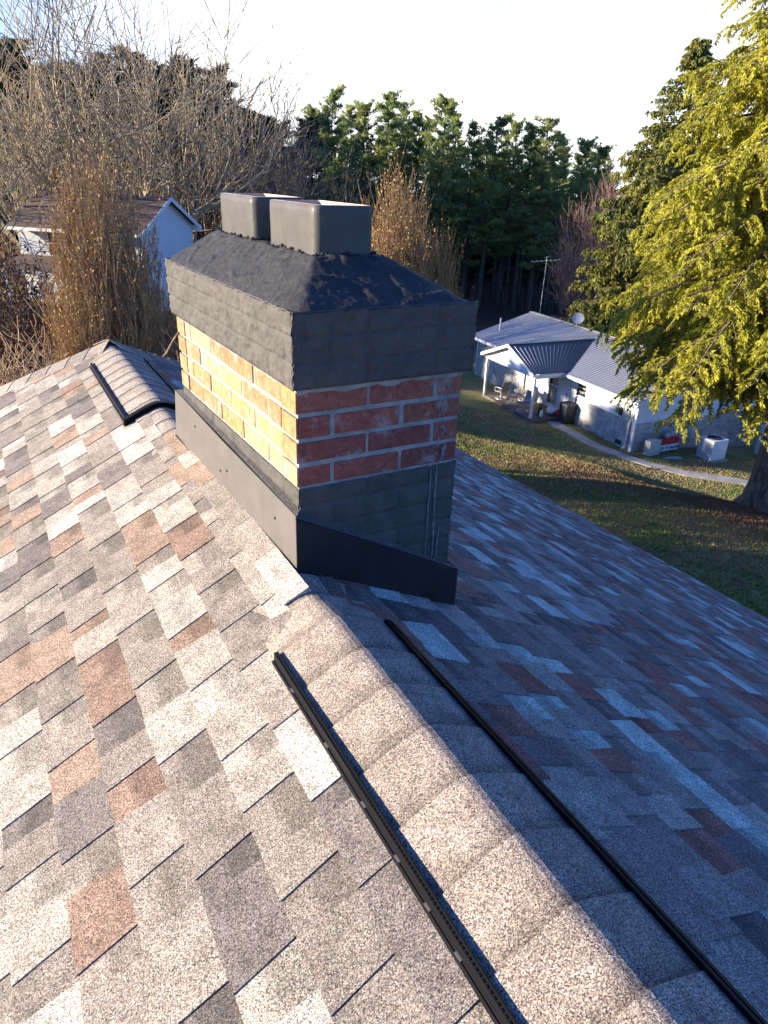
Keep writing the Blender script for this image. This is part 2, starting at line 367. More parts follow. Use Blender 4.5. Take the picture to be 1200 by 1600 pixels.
def build_ground():
    k = np.linspace(-1, 1, 261); sx = 20+np.sinh(k*4.2)/np.sinh(4.2)*620; sy = 20+np.sinh(k*4.2)/np.sinh(4.2)*620
    X, Y = np.meshgrid(sx, sy, indexing='ij'); Z = np.concatenate([gz(a, b) for a, b in zip(np.array_split(X.ravel(), 40), np.array_split(Y.ravel(), 40))])
    V = np.stack([X.ravel(), Y.ravel(), Z], axis=1); n = len(k)
    i, j = np.meshgrid(np.arange(n-1), np.arange(n-1), indexing='ij'); a = (i*n+j).ravel()
    F = np.stack([a, a+n, a+n+1, a+1], axis=1)
    me = bpy.data.meshes.new('lawn'); me.from_pydata(V.tolist(), [], F.tolist()); me.materials.append(M['ground'])
    me.polygons.foreach_set('use_smooth', [True]*len(me.polygons))
    o = bpy.data.objects.new('lawn', me); link(o); tag(o, 'sloping winter lawn, green with worn brown patches', kind='structure')
build_ground()

# ================================================================== OUR HOUSE
house = empty('brick_house', (0.65, 1.58, -6.5), 0, 'near house under an asphalt shingle roof with a black capped brick chimney astride the ridge', 'house')
def own(mb, name, m, parent=None, **k):
    off = Vector((-0.65, -1.58, 6.5))
    if parent is None:
        mb.v = [tuple(Vector(p)+off) for p in mb.v]; return mb.build(name, m, house, **k)
    return mb.build(name, m, parent, **k)
def shift(mb):
    mb.v = [(p[0]-.65, p[1]-1.58, p[2]+6.5) for p in mb.v]; return mb

MS = .5; CA = 1/math.sqrt(1+MS*MS); SA = MS*CA; SK = .027
XR, ZR, YE = .655, -1.000, 4.66
def roofpt(sg, u, v, h):
    return (XR+SK*(u-1.58)+sg*(v*CA+SA*h), u, ZR-v*SA+CA*h)
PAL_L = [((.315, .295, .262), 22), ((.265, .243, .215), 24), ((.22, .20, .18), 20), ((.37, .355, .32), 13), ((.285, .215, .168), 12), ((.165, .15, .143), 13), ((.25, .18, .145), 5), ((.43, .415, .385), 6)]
PAL_R = [((.20, .195, .19), 24), ((.155, .148, .148), 22), ((.24, .245, .235), 12), ((.30, .40, .41), 15), ((.20, .115, .10), 15), ((.11, .108, .115), 14), ((.185, .095, .085), 6)]  # same shingles as PAL_L; the shaded slope's darker, bluer look put into the colour
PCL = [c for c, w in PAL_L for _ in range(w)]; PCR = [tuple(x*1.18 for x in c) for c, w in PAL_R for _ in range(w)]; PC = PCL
def jit(c, r, a=.10):
    k = 1+r.uniform(-a, a); return tuple(x*k for x in c)
def shingle_slope(sg, vend, u0, r):
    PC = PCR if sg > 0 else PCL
    mb = MB(); e = .128; nc = int(vend(u0)/e)+2
    uend = lambda v: YE+.58*v*CA
    for k in range(nc):
        v0, v1 = k*e-.004, (k+1)*e
        u = u0-r.uniform(0, .3); off = 0
        prevc = r.choice(PC)
        while u < uend(v1):
            tooth = r.uniform(.08, .205); gap = r.uniform(.05, .13)
            c1 = jit(r.choice(PC), r); c2 = jit(r.choice(PC), r)
            if r.random() < .35: c2 = jit(c1, r, .04)
            vmin = .07
            def P(uu, vv, h):
                vv = max(vv, vmin)
                vv = min(vv, vend(uu)); return roofpt(sg, min(uu, uend(vv)), vv, h)
            ua, ub, uc = u, u+tooth, u+tooth+gap
            ja, jb = r.uniform(-.004, .004), r.uniform(-.004, .004)
            if ua < uend(v1) and v0 < vend((ua+uc)/2)+.01:
                t0, t1, b0, b1 = .0045, .0080, .0015, .0050
                vj = v1+r.uniform(-.0015, .0015)
                sl = r.uniform(.003, .010)
                q = [P(ua+ja+sl, v0, t0), P(ub+jb-sl, v0, t0), P(ub+jb, vj, t1), P(ua+ja, vj, t1)]
                g = [P(ua+ja, vj, .0), P(ub+jb, vj, .0), P(ub+jb-sl, v0, 0), P(ua+ja+sl, v0, 0)]
                f = [(0, 1, 2, 3), (3, 2, 5, 4), (0, 3, 4, 7), (2, 1, 6, 5)]
                if sg > 0: f = [tuple(reversed(x)) for x in f]
                mb.faces(q+g, f, c1)
                # lower ply showing between the tabs; its upper third carries the printed dark band
                vm = v0+(vj-v0)*r.uniform(.35, .6)
                dk = tuple(x*.66 for x in c2)
                vq = vm+(v1-vm)*.18; md = tuple((x+y)/2 for x, y in zip(dk, c2)); fl_ = r.random() < .75
                for (va, vb, ha, hb, cc) in ((v0, vm, b0, .0034, dk if fl_ else c2), (vm, vq, .0034, .0038, md if fl_ else c2), (vq, v1-.001, .0038, b1, c2)):
                    q = [P(ub-.012, va, ha), P(uc+.012, va, ha), P(uc+.012, vb, hb), P(ub-.012, vb, hb)]
                    mb.poly(q if sg < 0 else q[::-1], cc)
                q = [P(ub, v1-.001, b1), P(uc, v1-.001, b1), P(uc, v1-.001, 0), P(ub, v1-.001, 0)]
                mb.poly(q if sg < 0 else q[::-1], c2)
            u = uc
    if sg < 0:      # course closing up to the foot of the chimney flashing
        u = 1.47
        while u < 2.80:
            w_ = r.uniform(.12, .26); c = jit(r.choice(PC), r); h = .0045
            mb.faces([roofpt(sg, u, -.004, h+.003), roofpt(sg, u+w_-.002, -.004, h+.003), roofpt(sg, u+w_-.002, .076, h+.0045), roofpt(sg, u, .076, h+.0045), roofpt(sg, u, .076, -.002), roofpt(sg, u+w_-.002, .076, -.002), roofpt(sg, u, -.004, -.01)],
                     [(0, 1, 2, 3), (3, 2, 5, 4), (0, 3, 4, 6)], c)
            u += w_
    return mb
vR = lambda u: max(.3, ((6.11-.1665*(u-3.0))-(XR+SK*(u-1.58)))/CA)
vL = lambda u: 5.6
rr = random.Random(11)
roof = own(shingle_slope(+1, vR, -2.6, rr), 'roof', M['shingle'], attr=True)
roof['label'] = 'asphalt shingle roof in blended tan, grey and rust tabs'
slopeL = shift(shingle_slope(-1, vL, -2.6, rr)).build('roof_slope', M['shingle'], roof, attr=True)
# deck under the shingles, fascia, end hip
M['roof_felt'] = granule_mat('plain_granules', False, (.24, .22, .2))
db = MB()
for sg, ve in ((1, vR), (-1, vL)):
    us = (-2.7, 1.0, YE)
    for a, b in zip(us[:-1], us[1:]):
        q = [roofpt(sg, a, .05, -.004), roofpt(sg, b, .05, -.004), roofpt(sg, b, ve(b)-.02, -.004), roofpt(sg, a, ve(a)-.02, -.004)]
        db.poly(q)
    # triangle out to the hip
    vh = ve(7.6)-.02; hp = roofpt(sg, YE+.58*vh*CA, vh, -.004)
    db.poly([roofpt(sg, YE, 0, -.004), hp, roofpt(sg, YE, ve(YE)-.02, -.004)])
hl = roofpt(-1, YE+.58*(vL(0)-.02)*CA, vL(0)-.02, -.004); hr = roofpt(1, YE+.58*(vR(7.6)-.02)*CA, vR(7.6)-.02, -.004)
db.poly([roofpt(1, YE, 0, -.004), hr, hl])
shift(db).build('roof_deck', M['roof_felt'], roof)
M['fascia'] = mat('white_fascia', (.6, .6, .58), .5)
for sg, ve in ((1, vR), (-1, vL)):
    y2 = hr[1] if sg > 0 else hl[1]
    p = [Vector(roofpt(sg, u, ve(u)-.012, -.02)) for u in (-2.7, 2, 5, y2)]
    fb = MB()
    for a, b in zip(p[:-1], p[1:]): fb.bar(a-Vector((0, 0, .07)), b-Vector((0, 0, .07)), .025, .14)
    shift(fb).build('fascia', M['fascia'], roof)
# hip caps
def cap_run(mb, a, b, w, m_, n, r, rise=.012, side=Vector((0, 0, 1))):
    a, b = Vector(a), Vector(b); d = (b-a)/n; dn = d.normalized(); sx = dn.cross(Vector((0, 0, 1))).normalized()
    for i in range(n):
        p0 = a+d*i; p1 = a+d*(i+1.05); c = jit(r.choice(PC[:70]), r, .06)
        rows = []
        for p, h in ((p0, .004), (p1, .0075)):
            rows.append([tuple(p+sx*s+Vector((0, 0, h+rise-m_*(math.sqrt(s*s+.0009)-.03)))) for s in (-w, -w*.6, -w*.25, 0, w*.25, w*.6, w)])
        rows.append([tuple(Vector(q)-Vector((0, 0, .006))) for q in rows[1]])
        for j in range(6):
            mb.poly([rows[0][j], rows[0][j+1], rows[1][j+1], rows[1][j]], c); mb.poly([rows[1][j], rows[1][j+1], rows[2][j+1], rows[2][j]], c)
hb = MB()
top = Vector((XR+SK*(YE-1.58), YE, ZR))
cap_run(hb, top+(Vector(hl)-top)*1.0, top, .15, .42, 44, rr); cap_run(hb, top+(Vector(hr)-top), top, .15, .42, 44, rr)
shift(hb).build('hip_cap', M['shingle'], roof, attr=True)
# ridge caps: curved shingles; near run overlaps away from the camera, far run towards it
def ridge_z(s, lift): return ZR+.007+lift-MS*(math.sqrt(s*s+.0011)) - .003
def lift_at(y):
    for a, b, lo, hi in ((-9, 1.30, .021, .021), (1.30, 1.42, .021, .003), (1.42, 3.26, .003, .003), (3.26, 3.262, .003, .022), (3.262, 4.40, .022, .022), (4.40, 4.5, .022, .003)):
        if a <= y <= b: return lo+(hi-lo)*(y-a)/(b-a)
    return .003
def ridge_caps():
    mb = MB(); SS = [-.168, -.15, -.12, -.09, -.06, -.035, -.015, 0, .015, .035, .06, .09, .12, .15, .168]
    r = random.Random(5)
    def one(ya, yb, away):
        sk = r.uniform(-.004, .004)
        # ya<yb. away: butt edge at yb (far side) lies over the next cap
        c = jit((.305, .265, .228), r, .06); N = 9
        if not away: c = jit((.31, .285, .255), r, .05)
        rows = []
        for i in range(N+1):
            t = i/N; y = ya+(yb-ya)*t+sk*(t if away else 1-t)
            th = (.001+.0044*t) if away else (.001+.0026*(1-t))
            cx = XR+SK*(y-1.58)
            rows.append([(cx+s*(.92+.0*t), y, ridge_z(s, lift_at(y)+th)) for s in SS])
        for i in range(N):
            t = (i+.5)/N
            q = t if away else 1-t            # 0 = headlap side
            # printed dark band next to the headlap of the exposed part
            k = 1.0 if q > .34 else .56+.44*(q/.34)**1.3
            cc = tuple(x*k for x in c)
            for j in range(len(SS)-1):
                cj = jit(cc, r, .05)
                mb.poly([rows[i][j], rows[i][j+1], rows[i+1][j+1], rows[i+1][j]], cj)
        e = rows[N] if away else rows[0]
        low = [(p[0], p[1], p[2]-.007) for p in e]
        for j in range(len(SS)-1): mb.poly([e[j], e[j+1], low[j+1], low[j]], tuple(x*.7 for x in c))
        for sd in (0, -1):
            for i in range(N):
                a, b = rows[i][sd], rows[i+1][sd]; mb.poly([a, b, (b[0], b[1], b[2]-.006), (a[0], a[1], a[2]-.006)], c)
    y = 1.585; 
    while y > -2.5: one(y-.142, y+.006, True); y -= .142
    y = 2.66
    while y < YE-.03: one(y-.004, min(y+.142, YE+.02), False); y += .136
    return mb
shift(ridge_caps()).build('ridge_cap', M['shingle'], roof, attr=True)
# ridge vents
def vent_run(y0, y1, end_face, name):
    mb = MB(); lf = .0
    for sg in (-1, 1):
        def pt(u, s, h):   # s = distance from the ridge across, h above the shingle plane
            return (XR+SK*(u-1.58)+sg*s, u, ZR-MS*s+.011+h)
        n = max(2, int((y1-y0)/.25))
        for i in range(n):
            a = y0+(y1-y0)*i/n; b = y0+(y1-y0)*(i+1)/n
            # ledge, outer lip, louvre wall
            P = [(.150, .0195), (.1585, .0200), (.1590, .0020), (.1625, .0016), (.1630, .0040), (.1640, .0040), (.165, -.004)]
            for (s0, h0), (s1, h1) in zip(P[:-1], P[1:]):
                q = [pt(a, s0, h0), pt(b, s0, h0), pt(b, s1, h1), pt(a, s1, h1)]
                mb.poly(q if sg < 0 else q[::-1])
            q = [pt(a, .147, 0), pt(b, .147, 0), pt(b, .149, .021), pt(a, .149, .021)]; mb.poly(q)
        k = int((y1-y0)/.009) if sg < 0 else 0
        if sg > 0:
            for (s0, s1, h0, h1) in ((.158, .176, .0, .0215),):
                a_ = [pt(y0, s0, h0), pt(y0, s1, h0), pt(y0, s1-.002, h1-.004), pt(y0, s0+.003, h1), pt(y1, s0, h0), pt(y1, s1, h0), pt(y1, s1-.002, h1-.004), pt(y1, s0+.003, h1)]
                mb.faces(a_, [(0, 1, 2, 3), (7, 6, 5, 4), (1, 5, 6, 2), (2, 6, 7, 3), (3, 7, 4, 0)])
        for i in range(k):
            u = y0+i*.009; a = pt(u, .1545, .012); b = pt(u+.004, .1580, .0195)
            mb.box(min(a[0], b[0]), max(a[0], b[0]), u, u+.0045, min(a[2], b[2]), max(a[2], b[2])+.003)
    if end_face:
        # open end of the vent where the run starts, facing the camera
        for sg in (-1, 1):
            pr = [.165*k/16 for k in range(17)]
            for a, b in zip(pr[:-1], pr[1:]):
                mb.box(*sorted((XR+SK*(y0-1.58)+sg*a, XR+SK*(y0-1.58)+sg*(b+.004))), y0-.026, y0+.01, ridge_z(b, -.012), ridge_z(a, .026))
            # baffle turned across the ridge
            for a, b in zip(pr[:-1], pr[1:]):
                x0 = XR+SK*(y0-1.58)+sg*a; x1 = XR+SK*(y0-1.58)+sg*b
                mb.poly([(x0, y0-.0262, ridge_z(a, .0275)), (x1, y0-.0262, ridge_z(b, .0275)), (x1, y0+.004, ridge_z(b, .0275)), (x0, y0+.004, ridge_z(a, .0275))])
    o = shift(mb).build(name, M['vent_plastic'], roof)
    return o
vent_run(-2.5, 1.315, False, 'ridge_vent'); vent_run(3.27, 4.38, True, 'ridge_vent')
cb = MB()
for y in (1.19, 1.0, .83, .70, .60, .51):
    x = XR+SK*(y-1.58)-.1610; z = ZR-MS*.1610+.0135
    cb = MB(); cb.box(x-.0025, x+.0025, y-.008, y+.008, z, z+.001)
    shift(cb).build('vent_clip', M['clip'], roof)
# walls of our house
wb = MB(); x0, x1, y0, y1 = -3.9, 5.25, -2.3, 6.9
wb.box(x0, x1, y0, y1, -8.2, -3.4)
own(wb, 'wall', mat('house_brick_wall', (.24, .10, .07), .9, (.3, .26, .22), 3, .3, 30))
eb = MB(); eb.poly([(x0, y0, -3.4), (x1, y0, -3.4), (.65, y0, -1.05)]); own(eb, 'gable', M['white_siding'])

# ---------------------------------------------------------------- chimney
CX0, CX1, CY0, CY1 = .684, 1.196, 1.600, 2.715
def P3(x, y, z): return (x-.65, y-1.58, z+6.5)
core = MB(); core.box(CX0+.003, CX1-.003, CY0+.003, CY1-.003, -.773, -.487); core.box(CX0+.02, CX1-.02, CY0+.02, CY1-.02, -1.75, -.7735); core.box(CX0+.02, CX1-.02, CY0+.02, CY1-.02, -.4865, -.32); core = shift(core)
chimney = core.build('chimney', M['mortar'], house)
chimney['label'] = 'brick chimney with black coated top and base'
cr_ = random.Random(3)
def course_bricks(mb, z0, z1, shiftodd, pal_front, pal_left, proud=0.0, x0=CX0, x1=CX1, y0=CY0, y1=CY1, wob=.0022):
    """bricks round the stack; half-bond alternates"""
    bw, j = .2020, .0110
    def ring(L, phase):
        out = []; u = 0.0
        if phase: out.append((0, .096)); u = .096+j
        while u < L-.03:
            out.append((u, min(u+bw, L))); u += bw+j
        return out
    w = .095
    def bx(a, b, c, d, col):
        o = [cr_.uniform(-wob, wob) for _ in range(6)]
        mb.box(a+o[0], b+o[1], c+o[2], d+o[3], z0+j*.5+o[4]*.6, z1-j*.5+o[5]*.6, col)
    for a, b in ring(x1-x0, shiftodd):
        bx(x0+a, x0+b, y0-proud, y0+w, jit(cr_.choice(pal_front), cr_, .15)); bx(x0+a, x0+b, y1-w, y1+proud, jit(cr_.choice(pal_front), cr_, .15))
    for a, b in ring(y1-y0-.107, shiftodd):
        ya, yb = y0+.107+a, min(y0+.107+b, y1)
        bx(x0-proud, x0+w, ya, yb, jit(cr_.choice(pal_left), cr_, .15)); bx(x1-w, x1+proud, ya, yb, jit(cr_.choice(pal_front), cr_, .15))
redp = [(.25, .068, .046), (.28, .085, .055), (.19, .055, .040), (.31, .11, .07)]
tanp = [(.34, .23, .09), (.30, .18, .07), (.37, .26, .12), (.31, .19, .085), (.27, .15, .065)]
bb = MB(); zt = -.497; H = .0678
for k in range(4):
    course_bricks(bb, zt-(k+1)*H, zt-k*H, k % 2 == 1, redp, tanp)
# left wythe faces take the tan palette, the other faces the red one
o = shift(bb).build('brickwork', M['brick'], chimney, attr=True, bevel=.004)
# thin tan face slips on the west side corner bricks
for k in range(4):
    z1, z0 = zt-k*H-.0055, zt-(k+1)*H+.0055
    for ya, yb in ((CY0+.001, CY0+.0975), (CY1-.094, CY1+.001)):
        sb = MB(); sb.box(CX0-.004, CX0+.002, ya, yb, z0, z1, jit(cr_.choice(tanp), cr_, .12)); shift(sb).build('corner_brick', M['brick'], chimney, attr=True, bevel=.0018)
# painted base courses
def displaced_face(mb, o, ux, uz, W, Hh, nx_, nz_, nrm, fn):
    o, ux, uz, nrm = Vector(o), Vector(ux), Vector(uz), Vector(nrm); base = len(mb.v)
    for i in range(nx_+1):
        for j in range(nz_+1):
            p = o+ux*(W*i/nx_)+uz*(Hh*j/nz_)
            ed = min(i, nx_-i, 3)/3.0
            mb.v.append(tuple(p+nrm*fn(p, W*i/nx_, Hh*j/nz_)*1.0))
    for i in range(nx_):
        for j in range(nz_):
            a = base+i*(nz_+1)+j; mb.f.append((a, a+nz_+1, a+nz_+2, a+1)); mb.c.append((1, 1, 1))
def brickrelief(depth, H0, rough, off, bond=True):
    def fn(p, u, w):
        row = math.floor(w/H0); fr = w/H0-row
        hz = min(fr, 1-fr)*H0
        d = -depth*max(0, 1-(hz/.006)**2) if hz < .006 else 0
        if bond:
            uu = ((u+(row % 2)*.1065+off) % .213); e = min(uu, .213-uu)
            if e < .006: d = min(d, -depth*(1-(e/.006)**2))
        nn = mnoise.fractal(Vector(p)*40, .8, 2.0, 5)*rough+mnoise.noise(Vector(p)*7)*rough*.35
        return d+nn
    return fn
def painted_box(name, x0, x1, y0, y1, z0, z1, H0, depth, rough, m, parent, res=.006, close_top=False):
    mb = MB(); hh = z1-z0; nz_ = max(4, int(hh/res)); nx_ = int((x1-x0)/res); ny_ = int((y1-y0)/res/1.3)
    displaced_face(mb, (x0, y0, z0), (1, 0, 0), (0, 0, 1), x1-x0, hh, nx_, nz_, (0, -1, 0), brickrelief(depth, H0, rough, 0))
    displaced_face(mb, (x1, y0, z0), (0, 1, 0), (0, 0, 1), y1-y0, hh, ny_, nz_, (1, 0, 0), brickrelief(depth, H0, rough, .1))
    displaced_face(mb, (x1, y1, z0), (-1, 0, 0), (0, 0, 1), x1-x0, hh, nx_//2, nz_//2, (0, 1, 0), brickrelief(depth, H0, rough, 0))
    displaced_face(mb, (x0, y1, z0), (0, -1, 0), (0, 0, 1), y1-y0, hh, ny_, nz_, (-1, 0, 0), brickrelief(depth, H0, rough, .05))
    e = .003
    mb.poly([(x0+e, y0+e, z0), (x0+e, y1-e, z0), (x1-e, y1-e, z0), (x1-e, y0+e, z0)])
    return shift(mb).build(name, m, parent, smooth=True)
painted_box('base_coating', CX0-.001, CX1+.001, CY0-.001, CY1+.001, -1.5, -.769, H, .006, .0016, M['paint'], chimney)
KX0, KX1, KY0, KY1, KZ0, KZ1 = .666, 1.2165, 1.582, 2.757, -.492, -.300
corbel = painted_box('corbel', KX0, KX1, KY0, KY1, KZ0, KZ1, .0655, .0045, .0046, M['paint'], chimney, res=.0045)
corbel['label'] = 'black coated projecting brick band'
# crown wash: sloping lumpy mortar up to the flues
def crown():
    mb = MB(); N = 90; Mm = 60
    FX0, FX1, FY0, FY1 = .835, 1.045, 1.815, 2.665
    zb, zt_ = KZ1-.004, -.203
    def hgt(x, y):
        dx = max(FX0-x, x-FX1, 0); dy = max(FY0-y, y-FY1, 0)
        tx = dx/(FX0-KX0 if x < FX0 else KX1-FX1); ty = dy/(FY0-KY0 if y < FY0 else KY1-FY1)
        t = max(tx, ty); k = (tx**6+ty**6)**(1/6) if t > 0 else 0
        k = min(1, k); z = zt_+(zb-zt_)*k
        edge = min(1, (1-k)/.10)
        p = Vector((x, y, 0))
        z += (mnoise.fractal(p*7, 1, 2, 6)*.0032+mnoise.fractal(p*60, .7, 2, 4)*.0016)*(.25+.75*edge)
        z += .012*max(0, 1-k*2.2)*(1 if t > 0 else 0)*abs(mnoise.noise(p*20))
        rdg = abs(mnoise.noise(Vector((x*7, y*7, 3.1)))) ; z += .004*max(0, 1-rdg*9)*edge
        return z
    for i in range(Mm*2+1):
        for j in range(N*2+1):
            x = KX0-.002+(KX1-KX0+.004)*i/(Mm*2); y = KY0-.002+(KY1-KY0+.004)*j/(N*2)
            z = hgt(x, y)
            mb.v.append((x, y, z))
    W = N*2+1
    for i in range(Mm*2):
        for j in range(N*2):
            a = i*W+j; mb.f.append((a, a+W, a+W+1, a+1)); mb.c.append((1, 1, 1))
    return shift(mb).build('crown', M['crown'], chimney, smooth=True)
crown()
def flue(x0, x1, y0, y1, z0, z1, rc, seed):
    def loop(ins, z, wob=0):
        pts = []; r = max(rc-ins, .004)
        for cx, cy, a0 in ((x1-ins-r, y1-ins-r, 0), (x0+ins+r, y1-ins-r, 90), (x0+ins+r, y0+ins+r, 180), (x1-ins-r, y0+ins+r, 270)):
            for k in range(9):
                a = rad(a0+k*90/8); px, py = cx+r*math.cos(a), cy+r*math.sin(a)
                d = mnoise.noise(Vector((px*25, py*25, z*25+seed)))*wob; pts.append((px+d*math.cos(a), py+d*math.sin(a), z+d*.6))
        return pts
    mb = MB(); n = 36; rows = [loop(0, z0+(z1-z0)*i/8, .0012) for i in range(8)]+[loop(0.0006, z1-.002, .001), loop(.003, z1, .001)]
    base = len(mb.v)
    for r_ in rows: mb.v.extend(r_)
    for i in range(len(rows)-1):
        for j in range(n): mb.f.append((base+i*n+j, base+i*n+(j+1) % n, base+(i+1)*n+(j+1) % n, base+(i+1)*n+j)); mb.c.append((1, 1, 1))
    fo = shift(mb).build('flue', M['flue_paint'], chimney, smooth=True)
    mi = MB(); rows = [loop(.003, z1), loop(.016, z1+.001), loop(.018, z1-.01), loop(.018, z0-.2)]
    for r_ in rows: mi.v.extend(r_)
    for i in range(len(rows)-1):
        for j in range(n): mi.f.append((i*n+j, i*n+(j+1) % n, (i+1)*n+(j+1) % n, (i+1)*n+j)); mi.c.append((1, 1, 1))
    li = shift(mi).build('flue_liner', M['clay'], chimney, smooth=False)
    return fo
flue(.848, 1.030, 1.835, 2.185, -.24, -.077, .030, 1); flue(.848, 1.030, 2.305, 2.65, -.24, -.075, .030, 7)
# mortar fillets at the flue feet
fl = MB(); fr_ = random.Random(9)
for (fx0, fx1, fy0, fy1) in ((.848, 1.03, 1.835, 2.185), (.848, 1.03, 2.305, 2.65)):
    for _ in range(90):
        s = fr_.choice('fblr'); t = fr_.random()
        x, y = {'f': (fx0+(fx1-fx0)*t, fy0), 'b': (fx0+(fx1-fx0)*t, fy1), 'l': (fx0, fy0+(fy1-fy0)*t), 'r': (fx1, fy0+(fy1-fy0)*t)}[s]
        r_ = fr_.uniform(.004, .011); x += fr_.uniform(-.006, .006); y += fr_.uniform(-.006, .006); z = -.203+fr_.uniform(-.004, .007)
        pts = [(x+r_*math.cos(a)*fr_.uniform(.7, 1.3), y+r_*math.sin(a)*fr_.uniform(.7, 1.3), z) for a in [k*PI/3 for k in range(6)]]
        for k in range(6): fl.poly([pts[k], pts[(k+1) % 6], (x, y, z+r_*.7)]); fl.poly([pts[(k+1) % 6], pts[k], (x, y, z-r_)])
shift(fl).build('mortar_fillet', M['crown'], chimney, smooth=True)
# ragged mortar line under the corbel
ml = MB()
for (a, b, f) in (((CX0, CY0), (CX1, CY0), (0, -1)), ((CX0, CY1), (CX0, CY0), (-1, 0)), ((CX1, CY0), (CX1, CY1), (1, 0))):
    n = 60
    for i in range(n):
        t0, t1 = i/n, (i+1)/n
        hh = [.012+.016*abs(mnoise.noise(Vector((a[0]+t*7, a[1]*3, f[0])))) for t in (t0, t1)]
        pa = (a[0]+(b[0]-a[0])*t0+f[0]*.0035, a[1]+(b[1]-a[1])*t0+f[1]*.0035); pb = (a[0]+(b[0]-a[0])*t1+f[0]*.0035, a[1]+(b[1]-a[1])*t1+f[1]*.0035)
        ml.poly([(pa[0], pa[1], -.4915), (pb[0], pb[1], -.4915), (pb[0]-f[0]*.003, pb[1]-f[1]*.003, -.4915-hh[1]), (pa[0]-f[0]*.003, pa[1]-f[1]*.003, -.4915-hh[0])])
shift(ml).build('mortar_bed', M['mortar'], chimney)
# lime runs down the right of the front face: thin crusts
lb = MB(); lr = random.Random(4)
def run(x, za, zb, w, y):
    z = za; xx = x
    while z > zb:
        z2 = z-.012; x2 = xx+lr.uniform(-.0012, .0012); w1 = w*lr.uniform(.12, 1.1)
        if True: lb.box(min(xx, x2)-w1/2, max(xx, x2)+w1/2, y-.0022, y+.004, z2, z)
        z = z2; xx = x2
for a_ in ((1.128, -.77, -1.10, .0034), (1.108, -.78, -1.06, .0018), (1.150, -.98, -1.10, .0025)):
    lb = MB(); run(*a_, CY0-.0028); shift(lb).build('lime_run', M['lime'], chimney)
lw = MB(); 
for k in range(70):
    z = lr.uniform(-.77, -.50); x = lr.gauss(1.137, .010); s = lr.uniform(.001, .0032)
    lw.poly([(x-s, CY0-.0032-.0002*k/150, z-s*2), (x+s*lr.uniform(.5, 1), CY0-.0032-.0002*k/150, z-s*lr.uniform(.5, 2)), (x+s, CY0-.0032-.0002*k/150, z+s*2), (x-s*lr.random(), CY0-.0032-.0002*k/150, z+s*lr.uniform(1, 3))])
shift(lw).build('lime_bloom', M['lime'], chimney)
# sheet flashings
def sheet(pts, nrm, th, name, m):
    mb = MB(); n = Vector(nrm)*th; a = [Vector(p) for p in pts]; b = [p+n for p in a]; k = len(a)
    mb.poly([tuple(p) for p in b]); mb.poly([tuple(p) for p in reversed(a)])
    for i in range(k): mb.poly([tuple(a[i]), tuple(a[(i+1) % k]), tuple(b[(i+1) % k]), tuple(b[i])])
    return shift(mb).build(name, m, chimney, bevel=.001)
FX = .668
sf = sheet([(FX, 1.578, -1.012), (FX, 2.835, -1.016), (FX, 2.78, -.80), (FX, 2.2, -.822), (FX, 1.578, -.833)], (-1, 0, 0), .004, 'side_flashing', M['black_metal'])
bw_ = MB(); bw_.poly([(FX, 1.578, -.833), (FX, 2.78, -.80), (.687, 2.75, -.792), (.687, 1.60, -.826)]); shift(bw_).build('side_sealant', M['paint'], chimney)
ff = sheet([(FX-.004, 1.5785, -1.012), (.94, 1.5785, -1.145), (1.222, 1.5785, -1.294), (1.222, 1.5785, -1.138), (.94, 1.5785, -.985), (FX-.004, 1.5785, -.842)], (0, -1, 0), .004, 'front_flashing', mat('shade_darkened_flashing', (.018, .018, .019), .38, (.026, .025, .026), 9, .12, 30, spec=.3))  # same metal as the side sheets; its shade is put into a darker colour
sheet([(1.2225, 1.5745, -1.294), (1.2225, 2.80, -1.31), (1.2225, 2.80, -1.13), (1.2225, 1.5745, -1.138)], (1, 0, 0), .003, 'side_flashing', M['black_metal'])
bw2 = MB(); bw2.poly([(FX, 1.5785, -.842), (.94, 1.5785, -.985), (1.222, 1.5785, -1.138), (1.20, 1.602, -1.122), (.94, 1.602, -.970), (.682, 1.602, -.832)][::-1]); shift(bw2).build('front_sealant', M['paint'], chimney)
for p in ((FX-.0045, 2.52, -.872), (FX-.0045, 2.16, -.918), (FX-.0045, 2.235, -.945), (FX-.0045, 1.73, -.905)):
    nb_ = MB(); nb_.tube([p, (p[0]-.003, p[1], p[2])], .0042, 8); shift(nb_).build('nail_head', M['nail'], chimney)
nb_ = MB(); nb_.tube([(.992, 1.573, -1.13), (.992, 1.570, -1.13)], .004, 8); shift(nb_).build('nail_head', M['nail'], chimney)
# rust stained loose felt edge below the flashing foot
tp = MB(); tp.tube([(.645, 1.60, -1.004), (.662, 1.572, -1.004), (.70, 1.571, -1.02), (1.0, 1.571, -1.172), (1.222, 1.571, -1.286), (1.232, 1.575, -1.29)], .004, 5)
tp.tube([(.660, 1.58, -1.006), (.661, 2.2, -1.004), (.662, 2.83, -1.006)], .004, 5)
shift(tp).build('foot_sealant', M['vent_plastic'], chimney)

